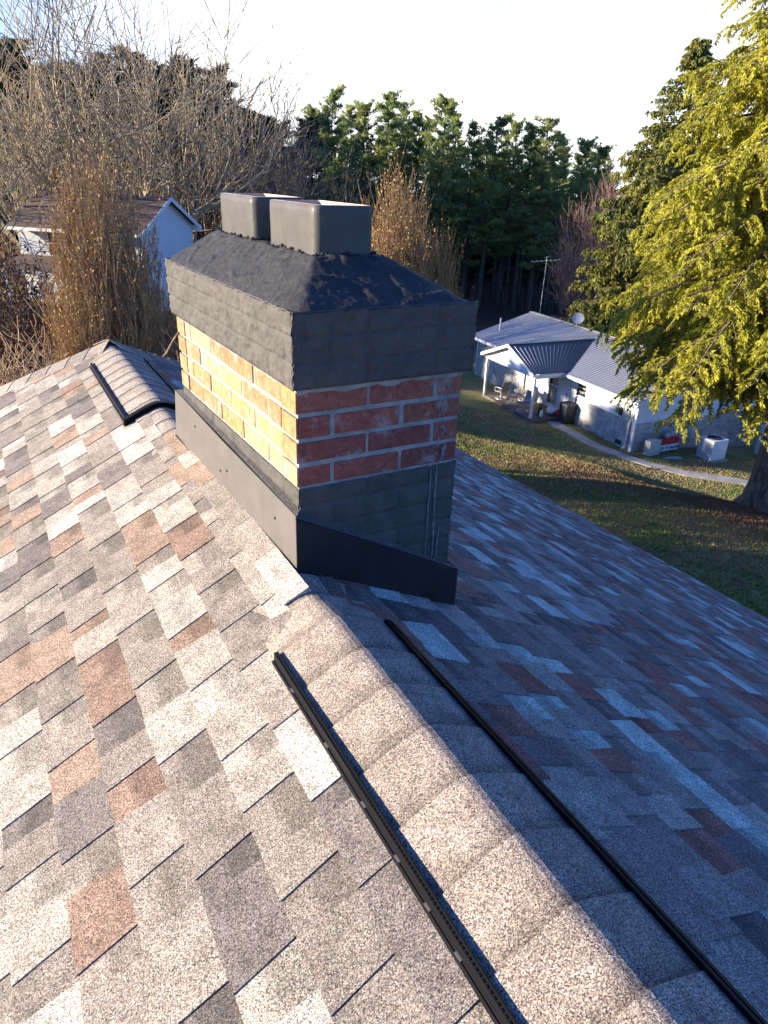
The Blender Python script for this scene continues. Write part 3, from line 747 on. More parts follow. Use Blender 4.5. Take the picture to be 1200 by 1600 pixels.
# ================================================================== NEIGHBOUR HOUSE (local: x inwards, y along the wall)
NZ = -11.4; NR = math.atan2(-.11, .994)
nb = empty('white_house', (26.24, 21.34, NZ), NR, 'white sided bungalow with ribbed metal roof, block lower walls and a gabled porch', 'house')
NM = nb_M = Matrix.Translation((26.24, 21.34, NZ)) @ Matrix.Rotation(NR, 4, 'Z')
def nw(x, y, z): return NM @ Vector((x, y, z))
LY = 14.55; DX = 8.0
def siding(name, base, horizontal=True, per=.11, dirt=(.60, .62, .63)):
    m, n, l, p = new_mat(name); p.inputs['Roughness'].default_value = .55
    t = n.new('ShaderNodeTexCoord'); s = n.new('ShaderNodeSeparateXYZ'); l.new(t.outputs['Object'], s.inputs[0])
    d = n.new('ShaderNodeMath'); d.operation = 'DIVIDE'; d.inputs[1].default_value = per; l.new(s.outputs[2 if horizontal else 1], d.inputs[0])
    f = n.new('ShaderNodeMath'); f.operation = 'FRACT'; l.new(d.outputs[0], f.inputs[0])
    mr = n.new('ShaderNodeMapRange'); mr.inputs[1].default_value = 0; mr.inputs[2].default_value = .14; mr.inputs[3].default_value = .0; mr.inputs[4].default_value = 1
    l.new(f.outputs[0], mr.inputs[0])
    nt = n.new('ShaderNodeTexNoise'); nt.inputs['Scale'].default_value = 1.5; nt.inputs['Detail'].default_value = 6; l.new(t.outputs['Object'], nt.inputs[0])
    m0 = n.new('ShaderNodeMixRGB'); m0.inputs[1].default_value = L4(base); m0.inputs[2].default_value = L4(dirt); l.new(nt.outputs['Fac'], m0.inputs[0])
    mi = n.new('ShaderNodeMixRGB'); mi.inputs[1].default_value = L4([c*.45 for c in base]); l.new(mr.outputs[0], mi.inputs[0]); l.new(m0.outputs[0], mi.inputs[2])
    l.new(mi.outputs[0], p.inputs['Base Color'])
    b = n.new('ShaderNodeBump'); b.inputs['Strength'].default_value = .7; b.inputs['Distance'].default_value = .02; l.new(f.outputs[0], b.inputs['Height']); l.new(b.outputs[0], p.inputs['Normal'])
    return m
def blockmat(name, c1, c2, mc):
    m, n, l, p = new_mat(name); p.inputs['Roughness'].default_value = .95
    t = n.new('ShaderNodeTexCoord'); s = n.new('ShaderNodeSeparateXYZ'); l.new(t.outputs['Object'], s.inputs[0])
    ad = n.new('ShaderNodeMath'); ad.operation = 'ADD'; l.new(s.outputs[0], ad.inputs[0]); l.new(s.outputs[1], ad.inputs[1])
    cb_ = n.new('ShaderNodeCombineXYZ'); l.new(ad.outputs[0], cb_.inputs[0]); l.new(s.outputs[2], cb_.inputs[1])
    br = n.new('ShaderNodeTexBrick'); br.inputs['Scale'].default_value = 1; br.inputs['Brick Width'].default_value = .42; br.inputs['Row Height'].default_value = .105
    br.inputs['Mortar Size'].default_value = .010; br.inputs['Color1'].default_value = L4(c1); br.inputs['Color2'].default_value = L4(c2); br.inputs['Mortar'].default_value = L4(mc)
    l.new(cb_.outputs[0], br.inputs['Vector'])
    nt = n.new('ShaderNodeTexNoise'); nt.inputs['Scale'].default_value = 2.2; nt.inputs['Detail'].default_value = 7; nt.inputs['Roughness'].default_value = .7; l.new(t.outputs['Object'], nt.inputs[0])
    mr = n.new('ShaderNodeMapRange'); mr.inputs[1].default_value = .35; mr.inputs[2].default_value = .7; mr.inputs[3].default_value = .55; mr.inputs[4].default_value = 1.1; l.new(nt.outputs['Fac'], mr.inputs[0])
    sc = n.new('ShaderNodeVectorMath'); sc.operation = 'SCALE'; l.new(br.outputs['Color'], sc.inputs[0]); l.new(mr.outputs[0], sc.inputs['Scale']); l.new(sc.outputs[0], p.inputs['Base Color'])
    b = n.new('ShaderNodeBump'); b.inputs['Strength'].default_value = .8; b.inputs['Distance'].default_value = .02; b.invert = True
    l.new(br.outputs['Fac'], b.inputs['Height']); l.new(b.outputs[0], p.inputs['Normal'])
    return m
M['sid_h'] = siding('horizontal_white_siding', (.80, .80, .80)); M['sid_v'] = siding('vertical_white_siding', (.78, .79, .79), False, .2)
M['block'] = blockmat('painted_split_block', (.58, .57, .53), (.48, .47, .44), (.30, .29, .27))
M['glass'] = mat('window_glass', (.02, .022, .025), .06, spec=.8)
M['curtain'] = mat('pale_curtain', (.35, .34, .32), .7, (.22, .21, .2), 3)
def roofmetal(name, c, per, axis, rough=.33):
    m, n, l, p = new_mat(name); p.inputs['Roughness'].default_value = rough; p.inputs['Metallic'].default_value = .55
    t = n.new('ShaderNodeTexCoord'); nt = n.new('ShaderNodeTexNoise'); nt.inputs['Scale'].default_value = 1.1; nt.inputs['Detail'].default_value = 6; l.new(t.outputs['Object'], nt.inputs[0])
    mi = n.new('ShaderNodeMixRGB'); mi.inputs[1].default_value = L4(c); mi.inputs[2].default_value = L4([x*.75 for x in c]); l.new(nt.outputs['Fac'], mi.inputs[0]); l.new(mi.outputs[0], p.inputs['Base Color'])
    return m
M['tin'] = roofmetal('galvanised_ribbed_metal', (.44, .44, .44), .2, 1, .42); M['tin_dark'] = roofmetal('grey_ribbed_metal', (.20, .205, .22), .2, 0, .45)
M['deck'] = mat('weathered_deck_boards', (.16, .13, .11), .85, (.10, .085, .075), 2, .4, 20, stretch=(.3, 4, 1))
M['concrete'] = mat('concrete', (.38, .37, .34), .9, (.28, .27, .25), 3, .4, 30)
M['bin'] = mat('dark_bin_plastic', (.03, .034, .042), .5)
M['red'] = mat('red_fabric', (.50, .02, .02), .7); M['white'] = mat('white_fabric', (.8, .8, .8), .7)
M['grey_box'] = mat('grey_metal_box', (.42, .43, .43), .5); M['beige'] = mat('beige_panel', (.50, .47, .41), .7, (.42, .40, .35), 5)
M['hvac'] = mat('pale_unit_metal', (.62, .66, .66), .45); M['dark'] = mat('dark_recess', (.02, .02, .02), .8)
M['sling'] = mat('patio_sling', (.28, .27, .25), .7, (.22, .21, .2), 8); M['frame_w'] = mat('pale_patio_frame', (.55, .53, .49), .4, metal=.3)
M['rust'] = mat('doormat', (.28, .10, .05), .95, (.18, .07, .04), 10)

w = MB(); zt2 = 2.45
w.box(0, DX, 0, LY, -.9, zt2)
w.poly([(0, 0.001, zt2), (DX, 0.001, zt2), (DX/2, 0.001, zt2+1.25)]); w.poly([(DX, LY, zt2), (0, LY, zt2), (DX/2, LY, zt2+1.25)])
w.build('wall', M['sid_h'], nb)
p = MB(); p.box(-.03, .0, 5.0, 11.2, .0, 2.44); pv = p.build('porch_wall', M['sid_v'], nb)
for bx_ in ((-.06, -.003, 0.0, 4.72, -.6, 1.33), (-.06, -.003, 11.2, LY+.05, -.6, 2.05), (-.06, -.034, 8.6, 11.19, -.2, 1.35), (-.06, DX+.06, -.06, -.0035, -1.2, 1.33)):
    bl = MB(); bl.box(*bx_); bl.build('block_wall', M['block'], nb)
for bx_ in ((-.075, .005, -.075, .06, -.3, 2.44), (.006, DX, -.07, -.0, 1.335, 1.39), (-.07, 0, 0.061, 4.72, 1.335, 1.37), (-.035, .0, 3.3, 3.58, 1.372, 2.43), (-.05, .02, LY+.051, LY+.10, 0, 2.44)):
    tr = MB(); tr.box(*bx_); tr.build('trim', M['white_wood'], nb)
# window with frame and sashes
def nwin(y0, y1, z0, z1):
    f = MB(); t = .06; x = -.05
    f.box(x, .0, y0-t, y0, z0-t, z1+t); f.box(x, .0, y1, y1+t, z0-t, z1+t); f.box(x, .0, y0, y1, z0-t, z0); f.box(x, .0, y0, y1, z1, z1+t); f.box(x+.01, .0, y0, y1, (z0+z1)/2-.02, (z0+z1)/2+.02)
    fo = f.build('window', M['white_wood'], nb)
    g = MB(); g.box(-.012, -.006, y0, y1, z0, z1); g.build('pane', M['glass'], fo)
    c = MB(); k = 0
    r = random.Random(2)
    for i in range(6):
        for j in range(2):
            zz = z0+.12+j*.42+r.uniform(-.03, .05); yy = y0+.08+i*(y1-y0-.16)/5; c.box(-.016, -.013, yy-.035, yy+.035, zz, zz+r.uniform(.06, .13))
    c.build('curtain', M['curtain'], fo)['kind'] = 'stuff'
nwin(3.72, 4.45, 1.50, 2.33)
dr = MB(); dr.box(-.07, -.031, 5.9, 6.0, .2, 2.12); dr.box(-.07, -.031, 6.78, 6.88, .2, 2.12); dr.box(-.07, -.031, 6.0, 6.78, 2.02, 2.12); dr.box(-.07, -.031, 6.0, 6.78, .2, .42); dr.box(-.07, -.031, 6.0, 6.78, 1.42, 1.48)
do = dr.build('storm_door', M['white_wood'], nb)
g = MB(); g.box(-.045, -.034, 6.0, 6.78, .42, 2.02); g.build('door_glass', M['curtain'], do)
g = MB(); g.box(-.047, -.046, 6.55, 6.775, .42, 2.02); g.build('dark_gap', M['glass'], do)
g = MB(); g.tube([(-.09, 6.07, 1.15), (-.09, 6.07, 1.3)], .012, 6); g.build('handle', M['nail'], do)
lg = MB(); lg.box(-.11, -.031, 5.42, 5.52, 2.1, 2.3); lg.build('porch_light', M['nail'], nb)
sw = MB(); sw.box(-.045, -.031, 5.2, 5.26, 1.2, 1.32); sw.build('switch_box', M['nail'], nb)
# main ribbed roof
def ribroof(mb, a, b, c, d, n, rib=.018, th=.03, wid=.035):
    """quad a-b along eave, d-c along ridge; ribs run a->d."""
    a, b, c, d = map(Vector, (a, b, c, d)); nn = (b-a).cross(d-a).normalized()
    if nn.z < 0: nn = -nn
    q = [a, b, c, d]; mb.poly([tuple(x+nn*th) for x in q]); mb.poly([tuple(x) for x in q])
    for i in range(4): mb.poly([tuple(q[i]), tuple(q[(i+1) % 4]), tuple(q[(i+1) % 4]+nn*th), tuple(q[i]+nn*th)])
    for i in range(n+1):
        t = i/n; p0 = a.lerp(b, t)+nn*th; p1 = d.lerp(c, t)+nn*th; sx = (b-a).normalized()*wid/2
        if (p1-p0).length < .05: continue
        P = [p0-sx, p0-sx*.5+nn*rib, p0+sx*.5+nn*rib, p0+sx, p1-sx, p1-sx*.5+nn*rib, p1+sx*.5+nn*rib, p1+sx]
        mb.faces([tuple(x) for x in P], [(0, 1, 5, 4), (1, 2, 6, 5), (2, 3, 7, 6), (0, 3, 2, 1)])
EZ, RZ, EX = 2.43, 3.70, -.45
rf = MB()
ribroof(rf, (EX, -.35, EZ), (EX, LY+.4, EZ), (4, LY+.4, RZ), (4, -.35, RZ), 66)
ribroof(rf, (DX+.45, -.35, EZ), (DX+.45, LY+.4, EZ), (4, LY+.4, RZ+.0), (4, -.35, RZ), 66)
rf.box(3.87, 4.13, -.36, LY+.41, RZ+.035, RZ+.06)
nroof = rf.build('roof', M['tin'], nb)
fa = MB()
fa.box(EX-.02, EX+.03, -.34, 5.0, EZ-.15, EZ+.01); fa.box(EX-.02, EX+.03, 10.3, LY+.39, EZ-.15, EZ+.01)
fa.poly([(EX, -.3, EZ-.14), (0, -.3, EZ-.14), (0, LY+.3, EZ-.14), (EX, LY+.3, EZ-.14)])
for y in (-.36, LY+.38):
    fa.bar((EX, y, EZ-.08), (4, y, RZ-.08), .03, .16); fa.bar((DX+.45, y, EZ-.08), (4, y, RZ-.08), .03, .16)
fa.build('fascia', M['white_wood'], nroof)
gt = MB(); gt.box(EX-.13, EX-.021, -.3, 4.95, EZ-.10, EZ-.01); gt.build('gutter', M['white_wood'], nroof)
ds = MB(); ds.tube([(EX-.07, .15, EZ-.1), (EX-.07, .15, EZ-.22), (-.12, .2, EZ-.4), (-.12, .22, 1.4), (-.15, .25, 1.2), (-.14, .28, .1), (-.3, .28, .0)], .045, 6)
ds.build('downspout', M['white_wood'], nb)
ds = MB(); ds.tube([(-.2, LY-.1, EZ-.1), (-.1, LY-.1, EZ-.4), (-.1, LY-.1, .05)], .04, 6); ds.build('downspout', M['white_wood'], nb)
# porch roof
pr = MB(); PX = -2.45; RY = 7.65; RPZ = 3.50
xin = EX+(RPZ-EZ)/((RZ-EZ)/(4-EX))
for (ye, yr) in ((5.08, RY), (10.22, RY)):
    ribroof(pr, (PX, ye, 2.52), (EX+.28, ye, 2.52), (xin, yr, RPZ), (PX, yr, RPZ), 19, .022)
pr.box(PX-.01, xin-.05, RY-.12, RY+.12, RPZ+.03, RPZ+.055)
po = pr.build('porch_roof', M['tin_dark'], nb)
pg = MB()
pg.poly([(PX+.32, 5.25, 2.42), (PX+.32, 10.05, 2.42), (PX+.32, RY, RPZ-.06)]); pg.poly([(PX+.34, 10.05, 2.42), (PX+.34, 5.25, 2.42), (PX+.34, RY, RPZ-.06)])
pg.build('porch_gable', M['sid_v'], nb)
pf = MB()
for ye in (5.06, 10.24): pf.bar((PX, ye, 2.45), (PX, RY, RPZ-.04), .03, .15)
pf.box(PX+.0, -.45, 5.06, 5.10, 2.38, 2.50); pf.box(PX, -.45, 10.20, 10.24, 2.38, 2.50)
pf.box(PX+.25, PX+.4, 5.2, 10.1, 2.26, 2.42); pf.box(PX+.4, -.05, 5.2, 5.34, 2.24, 2.38); pf.box(PX+.4, -.05, 9.96, 10.1, 2.24, 2.38)
pf.build('porch_fascia', M['white_wood'], po)
for (px, py) in ((-2.13, 5.30), (-2.13, 9.98)):
    pm = MB(); pm.box(px-.06, px+.06, py-.06, py+.06, .0, 2.26); pm.box(px-.08, px+.08, py-.08, py+.08, 0.001, .12); pm.build('porch_post', M['white_wood'], nb)
dk = MB(); 
for i in range(17):
    x = -2.25+i*.135; dk.box(x, x+.125, 4.85, 10.1, .11, .15)
dk.box(-2.24, -.04, 4.9, 10.05, -.3, .105)
dk.build('deck', M['deck'], nb)
vp = MB(); vp.tube([(1.1, 14.0, 2.75), (1.1, 14.0, 3.62)], .05, 10); vp.tube([(1.1, 14.0, 2.80), (1.1, 14.0, 2.95)], [.14, .06], 10); vp.build('vent_pipe', M['grey_box'], nroof)
# dish on the ridge: part of the roof
dd = MB(); cx_, cy_, cz_ = 4.1, 10.35, 4.12
nrm = Vector((-.55, -.75, .35)).normalized(); u_ = nrm.orthogonal().normalized(); v_ = nrm.cross(u_); rings = []
for k in range(6):
    r_ = .34*k/5; rings.append([Vector((cx_, cy_, cz_))+(u_*math.cos(a)+v_*math.sin(a))*r_+nrm*(r_*r_*.6) for a in [2*PI*j/20 for j in range(20)]])
for k in range(5):
    for j in range(20): dd.poly([tuple(rings[k][j]), tuple(rings[k][(j+1) % 20]), tuple(rings[k+1][(j+1) % 20]), tuple(rings[k+1][j])])
dd.tube([(cx_, cy_, 3.7), (cx_+.05, cy_+.05, 3.95), (cx_, cy_, cz_)], .025, 6); dd.tube([Vector((cx_, cy_, cz_-.3)), Vector((cx_, cy_, cz_-.05))+nrm*.42], .012, 5); dd.build('satellite_dish', M['grey_box'], nroof)
mt = MB(); mt.box(-.16, -.061, .40, .68, 1.36, 1.85); mt.tube([(-.13, .78, 1.35), (-.13, .78, 2.3)], .03, 8); mt.build('meter_box', M['grey_box'], nb)
mt = MB(); mt.tube([(-.03, 1.05, 1.7), (-.16, 1.05, 1.7)], .09, 12); mt.box(-.1, -.0, .95, 1.15, 1.42, 1.62); mt.tube([(-.08, 1.25, 1.5), (-.14, 1.3, 1.6), (-.14, 1.22, 1.72), (-.08, 1.15, 1.7)], .015, 6); mt.build('electric_meter', M['nail'], nb)
fv = MB(); fv.box(-.075, -.061, .62, 1.05, .02, .24); fv.build('foundation_vent', M['dark'], nb)
# television aerial behind
an = empty('television_aerial', (0, 0, 0), 0, 'tall thin television aerial mast behind the metal roofed bungalow', 'aerial')
ax_, ay_ = 32.5, 35.7; ag = g1(ax_*1.08, ay_*1.08); an.location = (ax_*1.08, ay_*1.08, ag)
am = MB(); am.tube([(0, 0, 0), (.05, 0, 7.15)], .028, 6); am.build('mast', M['grey_box'], an)
ab = MB(); ab.bar((-.75, .5, 6.75), (.85, -.4, 6.95), .03)
for i in range(7):
    t = i/6; c_ = Vector((-.75, .5, 6.76)).lerp(Vector((.85, -.4, 6.95)), t); l_ = .75-.4*t; ab.bar(c_+Vector((-.5, -.85, 0))*l_*.7, c_+Vector((.5, .85, 0))*l_*.7, .018)
ab.bar((-.45, -.3, 7.1), (.5, .2, 7.12), .02); ab.build('antenna', M['grey_box'], an)

# path, laid over the ground
def ribbon(name, pts, wid, m, label, lift=.03):
    mb = MB(); P = []
    pts = [Vector((p[0], p[1], 0)) for p in pts]; dense = []
    for a, b in zip(pts[:-1], pts[1:]):
        n = max(1, int((b-a).length/.35)); dense += [a.lerp(b, i/n) for i in range(n)]
    dense.append(pts[-1]); rows = []
    for i, p in enumerate(dense):
        d = (dense[min(i+1, len(dense)-1)]-dense[max(i-1, 0)]).normalized(); s = Vector((-d.y, d.x, 0))*wid/2
        rows.append([(q.x, q.y, g1(q.x, q.y)+lift) for q in (p-s, p-s*.33, p+s*.33, p+s)])
    for a, b in zip(rows[:-1], rows[1:]):
        for j in range(3): mb.poly([a[j], a[j+1], b[j+1], b[j]])
        for j, k in ((0, 0), (3, 3)): mb.poly([a[j], b[j], (b[j][0], b[j][1], b[j][2]-.1), (a[j][0], a[j][1], a[j][2]-.1)])
    o = mb.build(name, m); tag(o, label, kind='structure'); return o
M['walk'] = mat('concrete_walk', (.38, .36, .33), .9, (.24, .23, .21), 2.2, .4, 20)
ribbon('path', [(25.75, 26.3), (25.55, 25.4), (25.15, 23.2), (25.25, 21.2), (25.6, 19.6), (26.3, 18.2), (28.3, 16.1), (31, 13.6)], .68, M['walk'], 'narrow concrete path past the bungalow')

# things at the neighbour's
def place(name, x, y, z, rz, label, cat, group=None):
    v = nw(x, y, z); return empty(name, v, NR+rz, label, cat, group)
def gnd(x, y): v = nw(x, y, 0); return g1(v.x, v.y)-NZ
bn = place('trash_bin', -.42, 4.5, gnd(-.42, 4.5), 0, 'dark wheeled trash bin standing against the block wall by the porch', 'trash bin')
b = MB(); b.faces([(-.26, -.28, .05), (.24, -.28, .05), (.24, .28, .05), (-.26, .28, .05), (-.32, -.33, 1.0), (.30, -.33, 1.0), (.30, .33, 1.0), (-.32, .33, 1.0)], [(0, 3, 2, 1), (4, 5, 6, 7), (0, 1, 5, 4), (1, 2, 6, 5), (2, 3, 7, 6), (3, 0, 4, 7)]); b.build('body', M['bin'], bn, bevel=.02)
b = MB(); b.faces([(-.35, -.36, 1.0), (.34, -.36, 1.0), (.34, .36, 1.0), (-.35, .36, 1.0), (-.30, -.30, 1.08), (.30, -.30, 1.10), (.30, .30, 1.10), (-.30, .30, 1.08)], [(0, 3, 2, 1), (4, 5, 6, 7), (0, 1, 5, 4), (1, 2, 6, 5), (2, 3, 7, 6), (3, 0, 4, 7)]); b.build('lid', M['bin'], bn, bevel=.015)
for s in (-1, 1):
    b = MB(); b.tube([(.22, s*.25, .1), (.22, s*.31, .1)], .1, 12); b.build('wheel', M['dark'], bn)
# heat pump
hv = place('heat_pump', 3.55, -1.55, gnd(3.5, -1.5), 0.05, 'pale boxy heat pump with louvred side beside the shaded end wall', 'heat pump')
b = MB(); b.box(-.5, .5, -.42, .42, .06, 1.02); b.build('cabinet', M['hvac'], hv, bevel=.02)
b = MB()
for i in range(14): 
    z = .15+i*.058; b.box(-.515, -.501, -.36, .36, z, z+.03)
b.build('louvres', M['grey_box'], hv)
b = MB(); b.box(-.6, .6, -.52, .52, -.15, .055); b.build('pad', M['concrete'], hv)
b = MB(); b.tube([(0, 0, 1.021), (0, 0, 1.05)], .33, 20); b.build('fan_grille', M['dark'], hv)
# utility box
ub = place('utility_box', .75, -.55, gnd(.75, -.55), .1, 'plain beige utility box standing on the grass at the house corner', 'utility box')
b = MB(); b.box(-.34, .34, -.16, .16, 0, .72); b.build('cabinet', M['beige'], ub, bevel=.01)
b = MB(); b.box(-.36, .36, -.19, -.161, -.0, .76); b.build('door', M['beige'], ub, bevel=.005)
# sign: red sled with a lettered board
sg = place('holiday_sign', 1.95, -.42, gnd(1.95, -.42), 0, 'red sled shaped yard sign with a white LET IT SNOW board', 'sign')
b = MB()
pts = [(-.52, 0, .40), (.52, 0, .46), (.56, 0, .62), (.40, 0, .80), (.05, 0, .84), (-.30, 0, .78), (-.50, 0, .62)]
b.poly([(x, -.03, z) for x, y, z in pts]); b.poly([(x, .03, z) for x, y, z in reversed(pts)])
for i in range(7): a_, c_ = pts[i], pts[(i+1) % 7]; b.poly([(a_[0], -.03, a_[2]), (a_[0], .03, a_[2]), (c_[0], .03, c_[2]), (c_[0], -.03, c_[2])])
b.build('sled', M['red'], sg)
b = MB()
for x, z, r_ in ((-.22, .86, .13), (.02, .92, .15), (.26, .86, .11)):
    b.tube([(x, .02, z-r_), (x, .02, z-r_*.5), (x, .02, z), (x, .02, z+r_*.6), (x, .02, z+r_)], [r_*.3, r_*.9, r_, r_*.75, r_*.2], 10)
b.build('bow', mat('burlap_bow', (.35, .28, .22), .9, (.6, .58, .55), 9), sg, smooth=True)
b = MB(); b.box(-.56, .56, -.06, -.035, .10, .40); b.build('board', M['white'], sg)
for sx0 in (-.40, .36): b = MB(); b.box(sx0, sx0+.04, -.02, .02, -.2, .44); b.build('stake', M['nail'], sg)
cu = bpy.data.curves.new('lettering', 'FONT'); cu.body = 'LET IT SNOW'; cu.size = .205; cu.extrude = .004; cu.align_x = 'CENTER'; cu.offset = .004
to = bpy.data.objects.new('lettering_tmp', cu); C.objects.link(to); bpy.context.view_layer.update()
tme = bpy.data.meshes.new_from_object(to.evaluated_get(bpy.context.evaluated_depsgraph_get())); bpy.data.objects.remove(to)
tme.materials.clear(); tme.materials.append(M['dark']); tx = bpy.data.objects.new('lettering', tme); link(tx, sg); tx.rotation_euler = (PI/2, 0, 0); tx.location = (0, -.066, .175)
# patio furniture
def patio_chair():
    r0 = empty('patio_chair', (0, 0, 0), 0, 'x', 'chair', 'sling chairs round the porch table')
    b = MB(); 
    for i in range(6):
        t = i/5; z = .44+.10*(t-.5)**2; b.poly([(-.24, -.24+.48*t, z), (.24, -.24+.48*t, z), (.24, -.24+.48*min(1, t+.2), .44+.10*(min(1, t+.2)-.5)**2), (-.24, -.24+.48*min(1, t+.2), .44+.10*(min(1, t+.2)-.5)**2)])
    b.box(-.24, .24, -.24, .24, .425, .44); b.build('seat', M['sling'], r0)
    b = MB(); b.faces([(-.25, .23, .46), (.25, .23, .46), (.25, .40, 1.05), (-.25, .40, 1.05), (-.25, .25, .45), (.25, .25, .45), (.25, .425, 1.04), (-.25, .425, 1.04)], [(0, 1, 2, 3), (5, 4, 7, 6), (3, 2, 6, 7), (0, 4, 5, 1), (0, 3, 7, 4), (1, 5, 6, 2)]); b.build('backrest', M['sling'], r0)
    b = MB()
    for s in (-1, 1):
        b.tube([(s*.27, .42, 1.06), (s*.27, .24, .46), (s*.27, -.25, .43)], .018, 6); b.tube([(s*.28, .30, .68), (s*.30, -.02, .70), (s*.29, -.24, .64), (s*.27, -.25, .43)], .02, 6)
    b.tube([(-.27, .42, 1.06), (.27, .42, 1.06)], .018, 6); b.tube([(-.27, .24, .45), (.27, .24, .45)], .018, 6); b.tube([(-.27, -.25, .43), (.27, -.25, .43)], .018, 6)
    b.build('frame', M['frame_w'], r0)
    b = MB(); b.tube([(0, 0, .42), (0, 0, .08)], .035, 8); ring = [(.30*math.cos(a), .30*math.sin(a), .03) for a in [2*PI*k/16 for k in range(17)]]; b.tube(ring, .018, 6, cap=False)
    for k in range(4): a = PI/4+k*PI/2; b.bar((0, 0, .1), (.29*math.cos(a), .29*math.sin(a), .03), .03)
    b.build('swivel_base', M['frame_w'], r0)
    return r0
ch0 = patio_chair()
chs = [(-1.72, 8.85, 2.5, 'pale sling chair at the far left corner of the porch, nearest the left post'), (-1.68, 7.75, 3.3, 'pale sling chair with its striped back to the lawn, middle of the porch front'),
       (-1.85, 6.45, 4.0, 'large sling chair beside the near porch post, closest to the steps'), (-.62, 8.2, .2, 'pale sling chair behind the table against the sunlit wall')]
for i, (x, y, a, lab) in enumerate(chs):
    if i == 0: o = ch0
    else:
        o = ch0.copy(); C.objects.link(o)
        for c_ in list(ch0.children): d_ = c_.copy(); C.objects.link(d_); d_.parent = o
    o.location = nw(x, y, .151); o.rotation_euler = (0, 0, NR+a+PI/2-.8); o['label'] = lab
tb = place('patio_table', -1.15, 7.6, .151, 0, 'round pale table among the sling chairs on the porch', 'table')
b = MB(); b.tube([(0, 0, .70), (0, 0, .73)], .52, 24); b.build('tabletop', M['frame_w'], tb)
for k in range(4):
    a = PI/4+k*PI/2; b = MB(); b.tube([(.38*math.cos(a), .38*math.sin(a), .70), (.33*math.cos(a), .33*math.sin(a), 0)], .02, 6); b.build('leg', M['frame_w'], tb)
dm = place('doormat', -.45, 6.4, .151, 0, 'rust coloured mat on the deck in front of the storm door', 'doormat'); b = MB(); b.box(-.28, .28, -.42, .42, 0, .012); b.build('pile', M['rust'], dm); b = MB(); b.box(-.3, .3, -.44, .44, -.0005, .006); b.build('edging', M['nail'], dm)
sn = place('holiday_decoration', -.55, 5.2, .15, .5, 'slumped red and white cloth yard decoration lying by the trash bin', 'decoration')
def lump(mb, c, r3, seed, seg=12, rg=8):
    rows = []
    for i in range(rg+1):
        th = PI*i/rg; row = []
        for j in range(seg):
            ph = 2*PI*j/seg; d = Vector((math.sin(th)*math.cos(ph), math.sin(th)*math.sin(ph), math.cos(th)))
            k = 1+.3*mnoise.noise(d*1.8+Vector((seed, 0, 0))); row.append((c[0]+d.x*r3[0]*k, c[1]+d.y*r3[1]*k, c[2]+d.z*r3[2]*k))
        rows.append(row)
    for i in range(rg):
        for j in range(seg): mb.poly([rows[i][j], rows[i+1][j], rows[i+1][(j+1) % seg], rows[i][(j+1) % seg]])
b = MB(); lump(b, (0, -.15, .18), (.22, .34, .19), 1); lump(b, (.08, -.5, .10), (.18, .2, .13), 5); b.build('red_cloth', M['red'], sn, smooth=True)
b = MB(); lump(b, (-.02, .32, .22), (.2, .26, .2), 2); lump(b, (.0, .02, .30), (.15, .09, .1), 6); b.build('white_cloth', M['white'], sn, smooth=True)
og = place('porch_ornament', -1.45, 5.35, .15, .4, 'small black and white standing ornament at the near edge of the porch deck', 'ornament')
b = MB(); b.tube([(0, 0, 0), (0, 0, .06), (0, 0, .2), (0, 0, .34), (0, 0, .40)], [.11, .13, .12, .09, .05], 12); b.build('body', M['white'], og, smooth=True)
b = MB(); b.tube([(0, .06, .0), (0, .07, .3), (0, .04, .46), (0, .02, .52)], [.14, .12, .10, .05], 12); b.tube([(-.07, .04, .46), (-.09, .04, .58)], [.04, .008], 6); b.tube([(.07, .04, .46), (.09, .04, .58)], [.04, .008], 6); b.build('hood', M['dark'], og, smooth=True)
# low stones and weed clump by the path
st = place('edging_stone', 1.35, -1.35, gnd(1.35, -1.35), -.3, 'long pale stone lying in the grass before the beige box', 'stone'); b = MB(); lump(b, (0, 0, .03), (.55, .1, .08), 3); b.build('rock', M['concrete'], st)
# small grey shed beyond the trunk
sh = empty('garden_shed', (34.2, 17.6, g1(34.2, 17.6)), -.4, 'small grey roofed outbuilding half hidden behind the big trunk', 'shed')
b = MB(); b.box(-1.6, 1.6, -1.4, 1.4, -.4, 1.9); b.build('wall', M['white_siding'], sh)
b = MB(); ribroof(b, (-1.9, -1.7, 1.85), (1.9, -1.7, 1.85), (1.9, 0, 2.6), (-1.9, 0, 2.6), 12); ribroof(b, (-1.9, 1.7, 1.85), (1.9, 1.7, 1.85), (1.9, 0, 2.6), (-1.9, 0, 2.6), 12); b.build('roof', M['tin_dark'], sh)
b = MB(); b.box(-1.92, 1.92, -1.74, -1.70, 1.72, 1.88); b.box(-1.94, -1.90, -1.7, 1.7, 1.72, 1.85); b.build('fascia', M['white_wood'], sh)

# ================================================================== LEFT TWO-STOREY HOUSE (local x along the front to the left, y depth into the gable side)
LA = math.atan2(4.7, 4.6)      # gable wall runs this way
lh = empty('two_storey_house', (10.55, 49.3, -8.75), LA, 'two storey white house with brown shingle roof behind the upright shrub', 'house')
